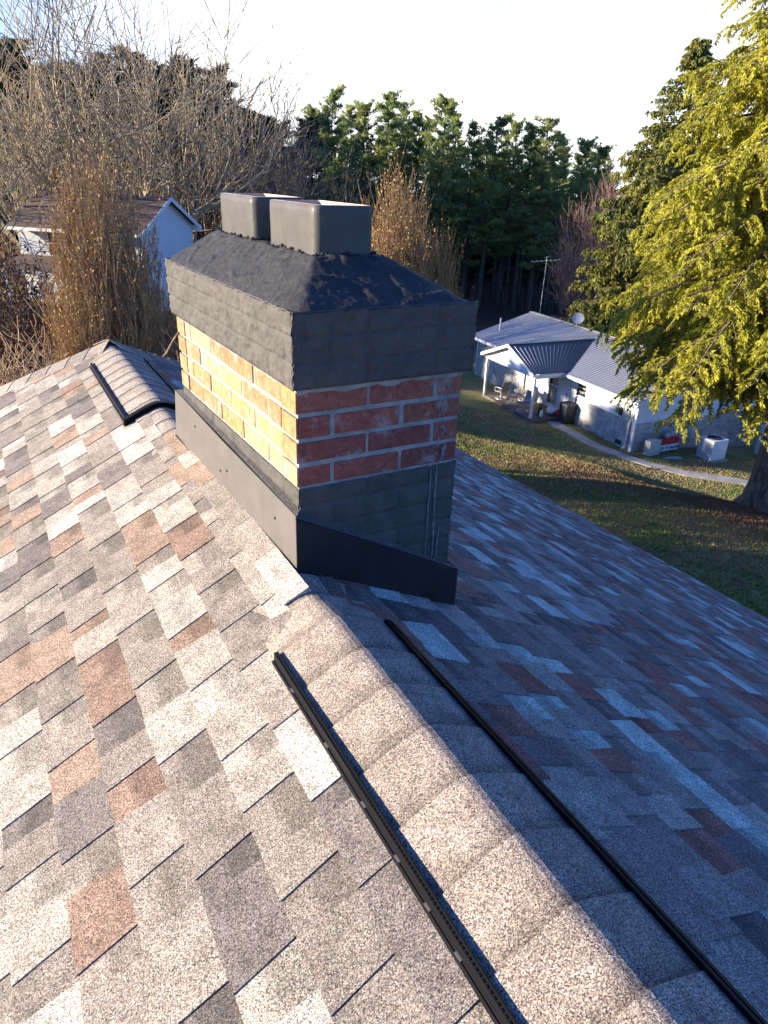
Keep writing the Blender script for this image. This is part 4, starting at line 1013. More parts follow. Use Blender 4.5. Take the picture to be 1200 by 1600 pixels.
# local: x = along gable wall (away right), y = along front wall (away left)
GW, FL, EH = 6.7, 9.2, 5.1
M['brown_roof'] = mat('brown_shingles', (.12, .075, .06), .9, (.075, .05, .042), 6, .4, 30)
M['blue_sid'] = siding('white_lap_siding', (.74, .76, .78), True, .16)
b = MB(); b.box(0, GW, 0, FL, -1.5, EH); b.poly([(0, -.001, EH), (GW, -.001, EH), (GW/2, -.001, EH+1.75)]); b.poly([(GW, FL, EH), (0, FL, EH), (GW/2, FL, EH+1.75)]); b.build('wall', M['blue_sid'], lh)
def slab(mb, a, b_, c, d, th=.12):
    a, b_, c, d = map(Vector, (a, b_, c, d)); nn = (b_-a).cross(d-a).normalized()
    if nn.z < 0: nn = -nn
    q = [a, b_, c, d]; mb.poly([tuple(x+nn*th) for x in q]); mb.poly([tuple(x) for x in q])
    for i in range(4): mb.poly([tuple(q[i]), tuple(q[(i+1) % 4]), tuple(q[(i+1) % 4]+nn*th), tuple(q[i]+nn*th)])
OV = .55; sl_ = 1.75/(GW/2)
b = MB(); slab(b, (-OV, -.45, EH-OV*sl_), (-OV, FL+.45, EH-OV*sl_), (GW/2, FL+.45, EH+1.75), (GW/2, -.45, EH+1.75)); slab(b, (GW+OV, -.45, EH-OV*sl_), (GW+OV, FL+.45, EH-OV*sl_), (GW/2, FL+.45, EH+1.75), (GW/2, -.45, EH+1.75))
lro = b.build('roof', M['brown_roof'], lh)
b = MB()
for y in (-.46,):
    b.bar((-OV, y, EH-OV*sl_+.0), (GW/2, y, EH+1.75), .04, .24); b.bar((GW+OV, y, EH-OV*sl_+.0), (GW/2, y, EH+1.75), .04, .24)
b.box(-OV-.12, -OV, -.45, FL+.45, EH-OV*sl_-.12, EH-OV*sl_+.08); b.box(GW+.0, GW+OV, -.44, -.02, EH-OV*sl_-.1, EH-.02)
b.poly([(-OV, -.44, EH-.02-OV*sl_), (0, -.44, EH-.02), (GW/2, -.44, EH+1.72), (GW/2, 0, EH+1.72), (0, 0, EH-.02), (-OV, 0, EH-OV*sl_-.02)])
b.build('fascia', M['white_wood'], lro)
b = MB(); b.tube([(1.6, 4.3, EH+.6), (1.6, 4.3, EH+1.2)], .06, 8); b.build('roof_vent', M['grey_box'], lro)
def lwin(y0, y1, z0, z1):
    f = MB(); t = .08; f.box(-.06, 0, y0-t, y0, z0-t, z1+t); f.box(-.06, 0, y1, y1+t, z0-t, z1+t); f.box(-.06, 0, y0, y1, z0-t, z0); f.box(-.06, 0, y0, y1, z1, z1+t); f.box(-.05, 0, y0, y1, (z0+z1)/2-.02, (z0+z1)/2+.02)
    fo = f.build('window', M['white_wood'], lh); g = MB(); g.box(-.02, -.005, y0, y1, z0, z1); g.build('pane', M['glass'], fo)
lwin(6.0, 6.9, 3.2, 4.7); lwin(2.2, 3.1, 3.2, 4.7); lwin(2.0, 3.1, .9, 2.1)
f = MB(); f.box(-.05, -.001, 3.2, 4.5, .0, 2.1); f.build('door', M['dark'], lh)
b = MB(); slab(b, (-2.0, 3.9, 2.3), (-2.0, FL+.2, 2.3), (-.02, FL+.2, 3.05), (-.02, 3.9, 3.05), .1); pro = b.build('porch_roof', M['brown_roof'], lh)
b = MB(); b.box(-2.05, -1.99, 3.9, FL+.2, 2.16, 2.38); b.build('fascia', M['white_wood'], pro)
for y in (4.1, 6.5, FL-.1):
    b = MB(); b.box(-1.95, -1.8, y-.08, y+.08, -.7, 2.2); b.build('porch_post', M['white_wood'], lh)
# dark board fence at far left
fe = empty('board_fence', (1.0, 34.5, 0), -.12, 'dark board fence before the sunny lawn at the left edge', 'fence')
fz = g1(1, 34.5); fe.location = (1.0, 34.5, fz)
M['fence'] = mat('dark_fence_boards', (.05, .035, .032), .9, (.08, .055, .045), 5, .3, 20)
b = MB(); x = -5.0
while x < 4.2: b.box(x, x+.13, 0, .022, -.1, 1.75+rnd.uniform(-.01, .01)); x += .135
b.build('boards', M['fence'], fe)
b = MB(); b.box(-5, 4.2, -.04, .06, 1.762, 1.80); b.build('top_rail', mat('weathered_rail', (.2, .12, .08), .9), fe)
for i in range(5): b = MB(); b.box(-5+i*2.3-.05, -5+i*2.3+.05, .023, .12, -.3, 1.755); b.build('post', M['fence'], fe)

# ================================================================== TREES
def rotv(v, ax, a): return Matrix.Rotation(a, 3, ax) @ v
def bare_tree(seed, height, spread=.55, levels=6, trunk_r=.28, fork=.28, minr=.012, kids=(3, 5), upt=.07, curl=.20, first=.22, lr=.84):
    r = random.Random(seed); segs = []
    def grow(p, d, L, rad_, lv):
        n = 4 if lv < 3 else 3
        for i in range(n):
            d2 = (d+Vector((r.gauss(0, curl), r.gauss(0, curl), r.gauss(0, curl*.6)))*(.35)+Vector((0, 0, upt))).normalized()
            q = p+d2*(L/n); r2 = rad_*(1-.38/n*(1 if i < n-1 else 1.4)); segs.append((*p, *q, rad_, max(r2, minr*.6)))
            if lv < levels and (i > 0 or lv > 0) :
                for _ in range(1 if lv < 2 else r.choice((0, 0, 1, 1))):
                    a = r.uniform(.45, 1.0)*(1.0 if lv else 1.05)*spread/.55; ax = d2.orthogonal().normalized(); ax = rotv(ax, d2, r.uniform(0, 2*PI))
                    grow(q, rotv(d2, ax, a), L*r.uniform(.40, .80)*lr/.7, max(r2*r.uniform(.38, .58), minr), lv+1 if r.random() < .8 else lv+2)
            p, d, rad_ = q, d2, max(r2, minr)
        if lv < levels:
            for _ in range(2):
                a = r.uniform(.15, .5); ax = rotv(d.orthogonal().normalized(), d, r.uniform(0, 2*PI))
                grow(p, rotv(d, ax, a), L*r.uniform(.6, .8)*lr/.7, max(rad_*.75, minr), lv+1)
    base = Vector((0, 0, -.3)); d = Vector((r.gauss(0, .04), r.gauss(0, .04), 1)).normalized(); k = 3; Ht = height*first
    p = base
    for i in range(k):
        q = p+d*(Ht/k); segs.append((*p, *q, trunk_r*(1.25 if i == 0 else 1-.06*i), trunk_r*(1-.06*(i+1)))); p = q; d = (d+Vector((r.gauss(0, .05), r.gauss(0, .05), 0))).normalized()
    nl = r.randint(*kids)+1
    for j in range(nl):
        az = 2*PI*j/nl+r.uniform(-.4, .4); tilt = r.uniform(.25, .85)*spread/.55 if j else .1
        dd_ = Vector((math.cos(az)*math.sin(tilt), math.sin(az)*math.sin(tilt), math.cos(tilt)))
        grow(p-d*r.uniform(0, Ht*.35), dd_, height*.34, trunk_r*r.uniform(.45, .7), 1)
    S = np.array(segs); mz = max(S[:, 5].max(), 1); S[:, :6] *= height/mz
    return S
def tree_meshes(name, S, mtrunk, mtwig, thr=.05):
    big = S[S[:, 6] >= thr]; sm = S[S[:, 6] < thr]
    return seg_mesh(name+'_limbs', big, mtrunk, 6), seg_mesh(name+'_twigs', sm, mtwig, 3)
def place_tree(kind, parts, x, y, rz, sc, label, cat, group=None, z=None, tilt=0):
    t = empty(kind, (x, y, (g1(x, y) if z is None else z)), rz, label, cat, group); t.scale = sc if hasattr(sc, '__len__') else (sc, sc, sc)
    t.rotation_euler = (tilt, 0, rz)
    for nm, me in parts: put(nm, me, t)
    return t
def azp(az, D): return D*math.sin(rad(az)), D*math.cos(rad(az))

bt = []
for sd, sp_, lv in ((21, .60, 5), (5, .48, 5), (33, .55, 5)):
    S = bare_tree(sd, 20, sp_, lv, .36, minr=.017); bt.append(tree_meshes('bare%d' % sd, S, M['bark_grey'], M['bark_grey'], .06)); print('bare', sd, len(S))
def bare(i, az, D, topel, label, mt=None, rz=0, group='bare deciduous trees behind the white house', wsc=1.0):
    x, y = azp(az, D); z = g1(x, y); h = D*math.tan(rad(topel))-z; s = h/20
    return place_tree('bare_tree', (('trunk', bt[i][0]), ('crown', bt[i][1])), x, y, rz, (s*wsc, s*wsc, s), label, 'tree', group)
bare(0, 11.5, 62, 14.0, 'tallest bare grey tree spreading above the white house roof at upper left', rz=.4, wsc=1.3)
bare(1, 4.5, 60, 9.6, 'bare grey tree reaching the top left corner of the view', rz=2.0, wsc=1.2)
bare(2, 15.6, 66, 9.2, 'bare grey tree between the tall grey one and the chimney flues', rz=1.0, wsc=1.05)
bare(2, 7.5, 72, 6.0, 'bare tree set back between the two tallest grey ones at left', rz=3.3, wsc=1.2)
bare(1, 0.5, 50, 7.0, 'bare tree at the far left edge leaning over the house roof', rz=4.1, wsc=1.2)
S = bare_tree(77, 13, .62, 5, .20, minr=.018); bt.append(tree_meshes('bare77', S, M['bark_brown'], M['bark_brown'], .05))
S = bare_tree(90, 13, .6, 5, .17, minr=.018, upt=.12); bt.append(tree_meshes('bare90', S, M['bark_red'], M['bark_red'], .05))
def bare2(i, az, D, topel, label, rz, w=1.0, grp='brown bare trees before the pines'):
    x, y = azp(az, D); z = g1(x, y); h = D*math.tan(rad(topel))-z; s = h/13
    return place_tree('bare_tree', (('trunk', bt[i][0]), ('crown', bt[i][1])), x, y, rz, (s*w, s*w, s), label, 'tree', grp)
bare2(3, 21.0, 68, 4.2, 'brown bare tree rising just behind the far flue', .3, 1.0)
bare2(3, 24.2, 66, 3.0, 'rounded brown bare tree between the flues and the pines', 2.4, 1.05)
bare2(3, 18.2, 74, 4.8, 'brown bare tree between the white house gable and the flues', 4.0, .9)
bare2(3, 22.5, 85, 6.8, 'thin tall bare treetop above the others behind the flues', 5.2, .55)
bare2(4, 46.3, 70, 0.6, 'reddish bare tree between the pines and the spruce', 1.0, .9, 'reddish bare trees by the spruce')
bare2(4, 44.6, 62, -3.4, 'low reddish bare tree beyond the roof dish', 2.2, 1.0, 'reddish bare trees by the spruce')
bare2(4, 47.8, 78, 1.8, 'reddish bare tree peeking above the spruce boughs', 3.9, .9, 'reddish bare trees by the spruce')

# ---- conifers
def fans(C0, D0, size, r, nper=3, flat=.3, w0=.16, w1=.30):
    """needle tufts: thin diamonds fanned about direction D0"""
    n = len(C0); out = []
    for k in range(nper):
        d = D0+r.normal(0, .55, (n, 3))*np.array([1, 1, flat+.4]); d /= np.linalg.norm(d, axis=1, keepdims=True)
        s = np.cross(d, r.normal(0, 1, (n, 3))); s /= (np.linalg.norm(s, axis=1, keepdims=True)+1e-9)
        L_ = size*r.uniform(.6, 1.25, (n, 1)); W = L_*r.uniform(w0, w1, (n, 1))
        out.append(np.stack([C0, C0+d*L_*.45+s*W, C0+d*L_, C0+d*L_*.45-s*W], axis=1))
    return np.concatenate(out).reshape(-1, 3)
def pine(seed, H=20.0, crown0=.38, rad0=2.7, size=.42):
    r = random.Random(seed); nr = np.random.RandomState(seed); segs = []; P = []; Dd = []
    lean = Vector((r.gauss(0, .012), r.gauss(0, .012), 1)); tr_ = lambda z: lean*z
    n = 10
    for i in range(n):
        segs.append((*tr_(H*i/n-(.5 if i == 0 else 0)), *tr_(H*(i+1)/n), .26*(1-i/n*.9), .26*(1-(i+1)/n*.9)))
    z = H*crown0*.6
    while z < H*.985:
        t = (z/H-crown0)/(1-crown0)
        dead = t < 0
        rr_ = rad0*(.35 if dead else (.45+.75*math.sin(min(1, t*1.05+.12)*PI*.93)**.8)*(1-.35*t))
        for _ in range(r.choice((2, 3, 4)) if not dead else 1):
            if r.random() < .18: continue
            az = r.uniform(0, 2*PI); L = rr_*r.uniform(.45, 1.35); up = r.uniform(-.10, .30)+.5*max(0, t)**2
            d = Vector((math.cos(az), math.sin(az), up)).normalized(); p = tr_(z); k = 4
            for i in range(k):
                q = p+d*(L/k); segs.append((*p, *q, .045*(1-i/k*.8), .045*(1-(i+1)/k*.8))); 
                if not dead and i > 0:
                    m_ = int(4+L*1.3)
                    for _2 in range(m_):
                        s = r.random(); c = p.lerp(q, s)+Vector((r.gauss(0, .26), r.gauss(0, .26), abs(r.gauss(0, .16))))*(L/2.3)
                        P.append(c); Dd.append((d*.5+Vector((r.gauss(0, .3), r.gauss(0, .3), .75))).normalized())
                p = q; d = (d+Vector((0, 0, .10))).normalized()
        z += r.uniform(.22, .5)
    for _ in range(40): P.append(tr_(H*r.uniform(.93, 1.0))+Vector((r.gauss(0, .15), r.gauss(0, .15), 0))); Dd.append(Vector((r.gauss(0, .3), r.gauss(0, .3), 1)))
    F = fans(np.array([tuple(p) for p in P]), np.array([tuple(d) for d in Dd]), size, nr, 9, w0=.05, w1=.09)
    return np.array(segs), F
pines = []
for sd in (1, 2, 3, 4):
    S, F = pine(sd, 20, (.34, .26, .38, .22)[sd-1], (2.3, 2.6, 2.1, 2.4)[sd-1]); pines.append((seg_mesh('pine_trunk', S, M['bark_dark'], 5), np_mesh('pine_crown', F, 4, M['pine_leaf'])))
    print('pine', len(S), len(F)//4)
dark_ = []
for sd in (11, 12, 13):
    S, F = pine(sd, 20, .12, 2.6, .62); dark_.append((seg_mesh('evergreen_trunk', S, M['bark_dark'], 5), np_mesh('evergreen_crown', F, 4, M['cedar_leaf'])))
def pn(i, az, D, topel, label, group, lib=pines, w=1.0, kind='pine_tree'):
    x, y = azp(az, D); z = g1(x, y); h = D*math.tan(rad(topel))-z; s = h/20
    return place_tree(kind, (('trunk', lib[i][0]), ('crown', lib[i][1])), x, y, rnd.uniform(0, 6.28), (s*w, s*w, s), label, 'tree', group)
row = [(25.8, 76, 5.2), (28.0, 80, 4.4), (29.7, 79, 5.0), (31.0, 84, 4.6), (32.2, 80, 4.0), (33.7, 78, 4.8), (35.0, 83, 4.0), (36.2, 80, 3.5), (37.5, 79, 3.9), (38.9, 82, 3.6), (40.2, 80, 3.4), (41.4, 79, 3.9), (42.6, 83, 3.0), (43.9, 80, 2.6), (45.0, 84, 2.2)]
ORD = ['leftmost', 'second', 'third', 'fourth', 'fifth', 'sixth', 'seventh', 'eighth', 'ninth', 'tenth', 'eleventh', 'twelfth', 'thirteenth', 'fourteenth', 'rightmost']
for i, (a, D, el) in enumerate(row):
    pn(i % 4, a, D, el, ORD[i]+(' tall green pine' if i in (0, 14) else ' tall green pine from the left')+' in the front row of pines', 'front row of pines beyond the bungalow', w=1.0+.15*((i*7) % 3))
for i in range(22):
    a = 24.6+i*1.0+rnd.uniform(-.3, .3); pn((i*3+1) % 4, a, rnd.uniform(89, 104), max(1.2, 4.2-.11*i+rnd.uniform(-.7, .4)), 'pine standing deeper in the wood, seen between the front row trunks', 'pines deeper in the wood', w=1.1)
for i, (a, D, el) in enumerate([(3.2, 84, 8.2), (5.6, 88, 6.6), (8.0, 86, 5.6), (10.6, 84, 6.0), (13.0, 88, 6.4), (15.4, 85, 6.2), (17.6, 88, 5.6), (19.6, 92, 4.0), (22.0, 90, 3.2), (0.8, 82, 6.5), (-1.5, 84, 6.6), (24.2, 92, 3.4), (2.0, 95, 6.9), (4.6, 78, 5.8), (7.0, 96, 5.4), (9.4, 93, 5.2), (12.0, 95, 5.2), (14.4, 94, 5.0), (16.8, 95, 4.8), (20.8, 96, 3.4), (18.8, 84, 3.6)]):
    pn(i % 3, a, D, el, 'dark evergreen massed behind the bare grey trees', 'dark evergreens behind the bare trees', dark_, 1.75, 'evergreen_tree')
for i, (x, y, el_top) in enumerate([(-10, 41.5, -.2), (-13.5, 46, 1.4), (-12.5, 50, 1.7), (-17, 58, 2.3), (-20, 63, 2.8), (-21, 50, 2.7), (-24, 56, 3.2), (-12, 59.5, 1.8)]):  # trees out of view, added and sized to cast shade on the bungalow
    z = g1(x, y); s = (el_top-z)/20; place_tree('evergreen_tree', (('trunk', dark_[i % 3][0]), ('crown', dark_[i % 3][1])), x, y, i*1.1, (s*2.2, s*2.2, s), 'unseen dark evergreen added west of the houses to shade the bungalow', 'tree', 'unseen evergreens added for shade west of the houses')
# woodland understory: uncountable far mass
def woodland():
    nr = np.random.RandomState(8); n = 26000
    az = nr.uniform(-8, 62, n); D = nr.uniform(100, 128, n); x = D*np.sin(np.radians(az)); y = D*np.cos(np.radians(az))
    x2 = x; g = np.concatenate([gz(a, b) for a, b in zip(np.array_split(x, 20), np.array_split(y, 20))])
    top_ = 9+3*np.sin(az*1.7)+2*np.sin(az*4.1+1)
    z = g+nr.uniform(0, 1, n)**.8*(top_+2)
    P = np.stack([x, y, z], axis=1); Dv = nr.normal(0, 1, (n, 3)); Dv[:, 2] = np.abs(Dv[:, 2]); F = fans(P, Dv, 1.5, nr, 3)
    me = np_mesh('woodland', F, 4, M['cedar_leaf']); o = put('woodland', me); tag(o, 'dark far wood closing the view behind the pines', kind='stuff')
woodland()
# brushy undergrowth of thin stems along the wood edge
def brush(name, az0, az1, D0, D1, n, h0, h1, m, label):
    nr = np.random.RandomState(4); segs = []
    az = nr.uniform(az0, az1, n); D = nr.uniform(D0, D1, n); X = D*np.sin(np.radians(az)); Y = D*np.cos(np.radians(az)); G = gz(X, Y)
    for x, y, g in zip(X, Y, G):
        h = nr.uniform(h0, h1); l = nr.normal(0, .12, 2)
        q = (x+l[0]*h, y+l[1]*h, g+h); segs.append((x, y, g-.2, *q, .035, .01))
        for _ in range(6):
            t = nr.uniform(.3, .95); b_ = np.array((x, y, g))+t*(np.array(q)-np.array((x, y, g))); e = b_+np.array((nr.normal(0, .25), nr.normal(0, .25), nr.uniform(.1, .5)))*h*.35
            segs.append((*b_, *e, .018, .008))
    o = put(name, seg_mesh(name, segs, m, 3)); tag(o, label, kind='stuff'); return o
brush('undergrowth', -4, 30, 55, 76, 700, 1.5, 6, M['bark_brown'], 'tangled bare brush at the foot of the left trees')
brush('undergrowth', 30, 52, 76, 86, 200, 2, 6, M['bark_dark'], 'thin pale saplings along the shaded wood edge')

# ---- hemlock and spruce
def conifer(seed, H, R, z0, nl, mode, dens, leaf, prof, tr_r, flare=False):
    r = random.Random(seed); nr = np.random.RandomState(seed); limbs = []; P = []; Dd = []
    for i in range(nl):
        t = (i+r.random())/nl; z = z0+(H-z0)*t; az = i*2.39996+r.uniform(-.5, .5); L = R*prof(t)*r.uniform(.72, 1.15)
        if L < .15: continue
        d = Vector((math.cos(az), math.sin(az), r.uniform(-.08, .30) if mode == 'hem' else .05)).normalized(); p = Vector((0, 0, z)); k = max(3, int(L/.45)); rr_ = .012+.012*L
        if z < H*.98: p = Vector((math.cos(az), math.sin(az), 0))*tr_r*(1-z/H)*.6+Vector((0, 0, z))
        for j in range(k):
            s = j/k; q = p+d*(L/k); limbs.append((*p, *q, rr_*(1-s*.85), rr_*(1-(j+1)/k*.85)))
            side = d.cross(Vector((0, 0, 1))).normalized()
            if s > .12 or L < 1.2:
                for sg_ in (-1, 1):
                    for rep in range(2):
                        sl2 = (L*.34*(1-s*.72)+.14)*r.uniform(.6, 1.15); b0 = p.lerp(q, r.random()); sd_ = (side*sg_*r.uniform(.7, 1.1)+d*r.uniform(.4, .9)).normalized()
                        m_ = max(2, int(sl2/dens)); c = b0.copy(); dz = -.34 if mode == 'hem' else -.55
                        dd_ = Vector((sd_.x, sd_.y, r.uniform(-.35, .45) if mode == 'hem' else -.35)).normalized()
                        for u in range(m_):
                            c2 = c+dd_*(sl2/m_); P.append(tuple(c2)); Dd.append(tuple((dd_+Vector((0, 0, -.75 if mode == 'hem' else -1.4))).normalized()))
                            if mode != 'hem':
                                hang = r.uniform(.15, .6)*(1-t*.6); hp_ = int(hang/.11)
                                for hh in range(hp_): P.append((c2.x+r.gauss(0, .03), c2.y+r.gauss(0, .03), c2.z-hh*.11)); Dd.append((0, 0, -1))
                            dd_ = (dd_+Vector((r.gauss(0, .10), r.gauss(0, .10), dz*.35))).normalized(); c = c2
                        if sl2 > .5: limbs.append((*b0, *c, .010, .004))
            p = q; d = (d+Vector((r.gauss(0, .05), r.gauss(0, .05), (-.09 if mode == 'hem' else (-.12 if s < .5 else .16))*(1-t*.5)))).normalized()
    F = fans(np.array(P), np.array(Dd), leaf, nr, 7 if mode == 'hem' else 6, .2, w0=.10, w1=.18); print('conifer', mode, len(P), len(limbs))
    tb_ = MB(); n = 26; seg = 20; rows = []
    for i in range(n+1):
        z = -.5+(H+.3)*(i/n)**1.5; row = []
        for j in range(seg):
            a = 2*PI*j/seg; rr2 = tr_r*(1-max(0, z)/H)**.85
            if flare: rr2 *= 1+.95*math.exp(-max(0, z+.1)/.45)*(1+.35*math.sin(a*5+.7))+.10*math.sin(a*7+z*.4)
            row.append((math.cos(a)*rr2, math.sin(a)*rr2, z))
        rows.append(row)
    for i in range(n):
        for j in range(seg): tb_.poly([rows[i][j], rows[i][(j+1) % seg], rows[i+1][(j+1) % seg], rows[i+1][j]])
    return tb_, np.array(limbs), F
hz_ = g1(20.75, 11.45)
he = empty('hemlock_tree', (20.75, 11.45, hz_), 0, 'huge yellow green hemlock filling the right edge, with thick flared trunk', 'tree')
hprof = lambda t: (.72+.28*min(1, t/.10))*(1-1.12*max(0, t-.27))
tb_, lm, F = conifer(12, 22.0, 5.4, 4.1, 640, 'hem', .055, .12, hprof, .50, True)
tb_.build('trunk', M['bark_hemlock'], he, smooth=True); put('limbs', seg_mesh('limbs', lm, M['bark_hemlock'], 4), he); put('crown', np_mesh('crown', F, 4, M['hemlock_leaf']), he)
sx_, sy_ = azp(50.3, 49); sz_ = g1(sx_, sy_)
sp_ = empty('spruce_tree', (sx_, sy_, sz_), 0, 'pointed spruce with drooping boughs rising behind the hemlock', 'tree')
tb_, lm, F = conifer(4, 49*math.tan(rad(8.6))-sz_, 6.9, 2.0, 240, 'spr', .15, .24, lambda t: (1-t)**.8*(.92+.08*math.sin(t*40))+.04, .28)
tb_.build('trunk', M['bark_dark'], sp_, smooth=True); put('limbs', seg_mesh('limbs', lm, M['bark_dark'], 3), sp_); put('crown', np_mesh('crown', F, 4, M['spruce_leaf']), sp_)

# ---- upright twiggy shrubs
def upright(seed, H, W, n):
    r = random.Random(seed); segs = []; P = []; Dd = []
    for i in range(n):
        a = r.uniform(0, 2*PI); q = math.sqrt(r.random()); bx_, by_ = math.cos(a)*q*W*.55, math.sin(a)*q*W*.55
        h = H*(1-.45*q**2.2)*r.uniform(.62, 1.03); p = Vector((bx_, by_, -.2)); d = Vector((bx_*.05/W+r.gauss(0, .02), by_*.05/W+r.gauss(0, .02), 1)).normalized(); k = 9; r0 = .012+.012*r.random()
        for j in range(k):
            q2 = p+d*((h+.2)/k); segs.append((*p, *q2, r0*(1-j/k*.78), r0*(1-(j+1)/k*.78)))
            if j > 1:
                for _ in range(r.choice((2, 3, 4))):
                    t = r.random(); b0 = p.lerp(q2, t); az = r.uniform(0, 2*PI); sd_ = Vector((math.cos(az)*.22, math.sin(az)*.22, 1)).normalized(); l = h*r.uniform(.05, .17)
                    e = b0+Vector((math.cos(az), math.sin(az), 0))*.04+sd_*l; segs.append((*b0, *e, .0065, .003))
                    for _3 in range(6): s = r.random(); P.append(tuple(b0.lerp(e, s))); Dd.append((r.gauss(0, .4), r.gauss(0, .4), 1))
            p = q2; d = (d+Vector((r.gauss(0, .018), r.gauss(0, .018), .02))).normalized()
    F = fans(np.array(P), np.array(Dd), .06, np.random.RandomState(seed), 1); F = F; return seg_mesh('upright_stems', segs, M['bark_brown'], 3), np_mesh('upright_buds', F, 4, M['bud'])
u1 = upright(3, 7.0, 1.7, 780)
def put_shrub(az, D, topel, label, parts, H, w=1.0, rz=0.0):
    x, y = azp(az, D); z = g1(x, y); s = (D*math.tan(rad(topel))-z)/H
    return place_tree('upright_shrub', (('stems', parts[0]), ('buds', parts[1])), x, y, rz, (s*w, s*w, s), label, 'shrub', 'dense upright shrubs')
put_shrub(9.2, 15, .6, 'tall dense upright shrub of brown stems before the two storey house', u1, 7.0, 1.0)
put_shrub(31.0, 20, -.15, 'upright yellow brown shrub showing right of the chimney flues', u1, 7.0, 1.15, 1.9)
put_shrub(12.6, 15.6, -8.2, 'shorter upright shrub between the tall one and the chimney', u1, 7.0, .9, 3.2)
put_shrub(34.3, 20.5, -4.2, 'low end of the upright shrubs beside the chimney crown', u1, 7.0, .8, 4.2)
# ---- low bare tangles
S = bare_tree(41, 4, .85, 5, .05, minr=.0075, first=.06, kids=(6, 8), curl=.5); S2 = bare_tree(43, 4, .95, 5, .05, minr=.0075, first=.05, kids=(6, 8), curl=.6)
lt = [seg_mesh('tangle', s_, M['bark_brown'], 3) for s_ in (S, S2)]
for i, (az, D, el, w_, lab) in enumerate([(1.0, 13, -12.0, 1.2, 'low bare shrub at the left edge behind the hip of the roof'), (4.5, 13.5, -11.0, 1.2, 'low bare shrub left of the tall upright one'), (8.0, 12.6, -12.2, 1.2, 'bare tangled shrub at the foot of the tall upright one'), (12.0, 13, -11.0, 1.2, 'bare tangled shrub right above the roof peak'), (16.0, 13.6, -10.5, 1.2, 'bare shrub beside the sunlit chimney brick'), (-2.5, 13.5, -10.5, 1.2, 'bare shrub just past the left edge'), (6.2, 16.5, -9.0, 1.3, 'taller bare shrub behind the low left ones'), (14.2, 17.5, -9.3, 1.3, 'taller bare shrub under the white gable')]):
    x, y = azp(az, D); z = g1(x, y); s = (D*math.tan(rad(el))-z)/4; place_tree('bare_shrub', (('stems', lt[i % 2]),), x, y, i*1.3, (s*w_, s*w_, s), lab, 'shrub', 'bare tangled shrubs behind the roof')
# ---- small tree holding brown leaves at left
S = bare_tree(61, 5.5, .8, 4, .13, minr=.012, first=.25, kids=(4, 5), curl=.4)
nr = np.random.RandomState(3); tips = S[S[:, 6] < .03][:, 3:6]; tips = np.repeat(tips, 3, axis=0)+nr.normal(0, .12, (len(tips)*3, 3)); F = fans(tips, nr.normal(0, 1, tips.shape), .12, nr, 2)
ox, oy = azp(2.2, 23)
place_tree('oak_sapling', (('trunk', seg_mesh('oak_stem', S, M['bark_dark'], 6)), ('crown', np_mesh('oak_leaves', F, 4, M['brown_leaf']))), ox, oy, .5, 1.0, 'small dark leaning tree holding withered brown leaves at the left edge', 'tree', tilt=0.0)

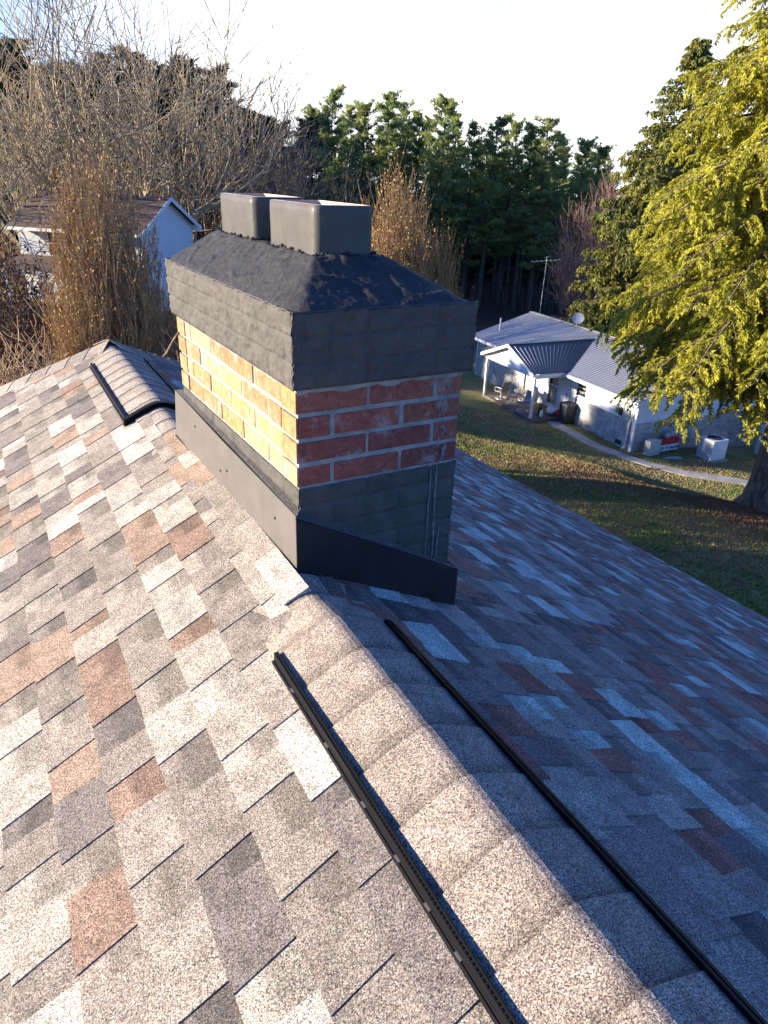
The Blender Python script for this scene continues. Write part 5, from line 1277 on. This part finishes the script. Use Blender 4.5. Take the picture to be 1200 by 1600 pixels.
# ---- grass tufts and fallen leaves on the visible lawn (stuff)
def lawn_cover():
    nr = np.random.RandomState(6); n = 120000
    D = 10+nr.uniform(0, 1, n)**.8*27; az = nr.uniform(30, 66, n); x = D*np.sin(np.radians(az)); y = D*np.cos(np.radians(az))
    ok = ~((x < 6.3) & (y < 8)); v = np.stack([x-26.24, y-21.34], 1); lx = v[:, 0]*math.cos(NR)+v[:, 1]*math.sin(NR); ly = -v[:, 0]*math.sin(NR)+v[:, 1]*math.cos(NR)
    ok &= ~((lx > -2.3) & (ly > -.1) & (ly < 14.7) & ((lx > -.1) | ((ly > 4.8) & (ly < 10.2))))
    pth = np.array([(25.75, 26.3), (25.55, 25.4), (25.15, 23.2), (25.25, 21.2), (25.6, 19.6), (26.3, 18.2), (28.3, 16.1), (31, 13.6)])
    for a, b in zip(pth[:-1], pth[1:]):
        d = b-a; t = np.clip(((x-a[0])*d[0]+(y-a[1])*d[1])/(d@d), 0, 1); ok &= np.hypot(x-a[0]-t*d[0], y-a[1]-t*d[1]) > .47
    x, y = x[ok], y[ok]; z = np.concatenate([gz(a, b) for a, b in zip(np.array_split(x, 30), np.array_split(y, 30))]); n = len(x)
    a = nr.uniform(0, 2*PI, n); w_ = nr.uniform(.012, .03, n); h = nr.uniform(.03, .08, n)
    dx, dy = np.cos(a)*w_, np.sin(a)*w_; lx_, ly_ = nr.normal(0, .02, n), nr.normal(0, .02, n)
    F = np.stack([np.stack([x-dx, y-dy, z-.005], 1), np.stack([x+dx, y+dy, z-.005], 1), np.stack([x+lx_, y+ly_, z+h], 1)], 1).reshape(-1, 3)
    o = put('grass', np_mesh('grass', F, 3, M['ground'])); tag(o, 'short winter grass over the sloping lawn', kind='stuff')
    k = nr.choice(n, 2600, replace=False); x, y, z = x[k], y[k], z[k]+.02; n = len(x); P = np.stack([x, y, z], 1); F = []
    a = nr.uniform(0, 2*PI, n); u = np.stack([np.cos(a), np.sin(a), nr.normal(0, .3, n)], 1); v = np.stack([-np.sin(a), np.cos(a), nr.normal(0, .3, n)], 1); s = nr.uniform(.02, .05, (n, 1))
    F = np.stack([P-u*s, P-v*s*.6, P+u*s, P+v*s*.6], 1).reshape(-1, 3); o = put('fallen_leaves', np_mesh('fallen_leaves', F, 4, M['brown_leaf'])); tag(o, 'brown fallen leaves scattered over the lawn', kind='stuff')
lawn_cover()
# weed clump by the path
wx = nw(-.55, -2.3, 0); S = bare_tree(55, .6, .9, 3, .012, minr=.006, first=.05, kids=(7, 9)); wc = place_tree('dry_weed_clump', (('stems', seg_mesh('weeds', S, M['bark_dark'], 3)),), wx.x-.2, wx.y, 0, 1.0, 'small dark clump of dry weeds at the path edge', 'plant')
bpy.context.view_layer.update()
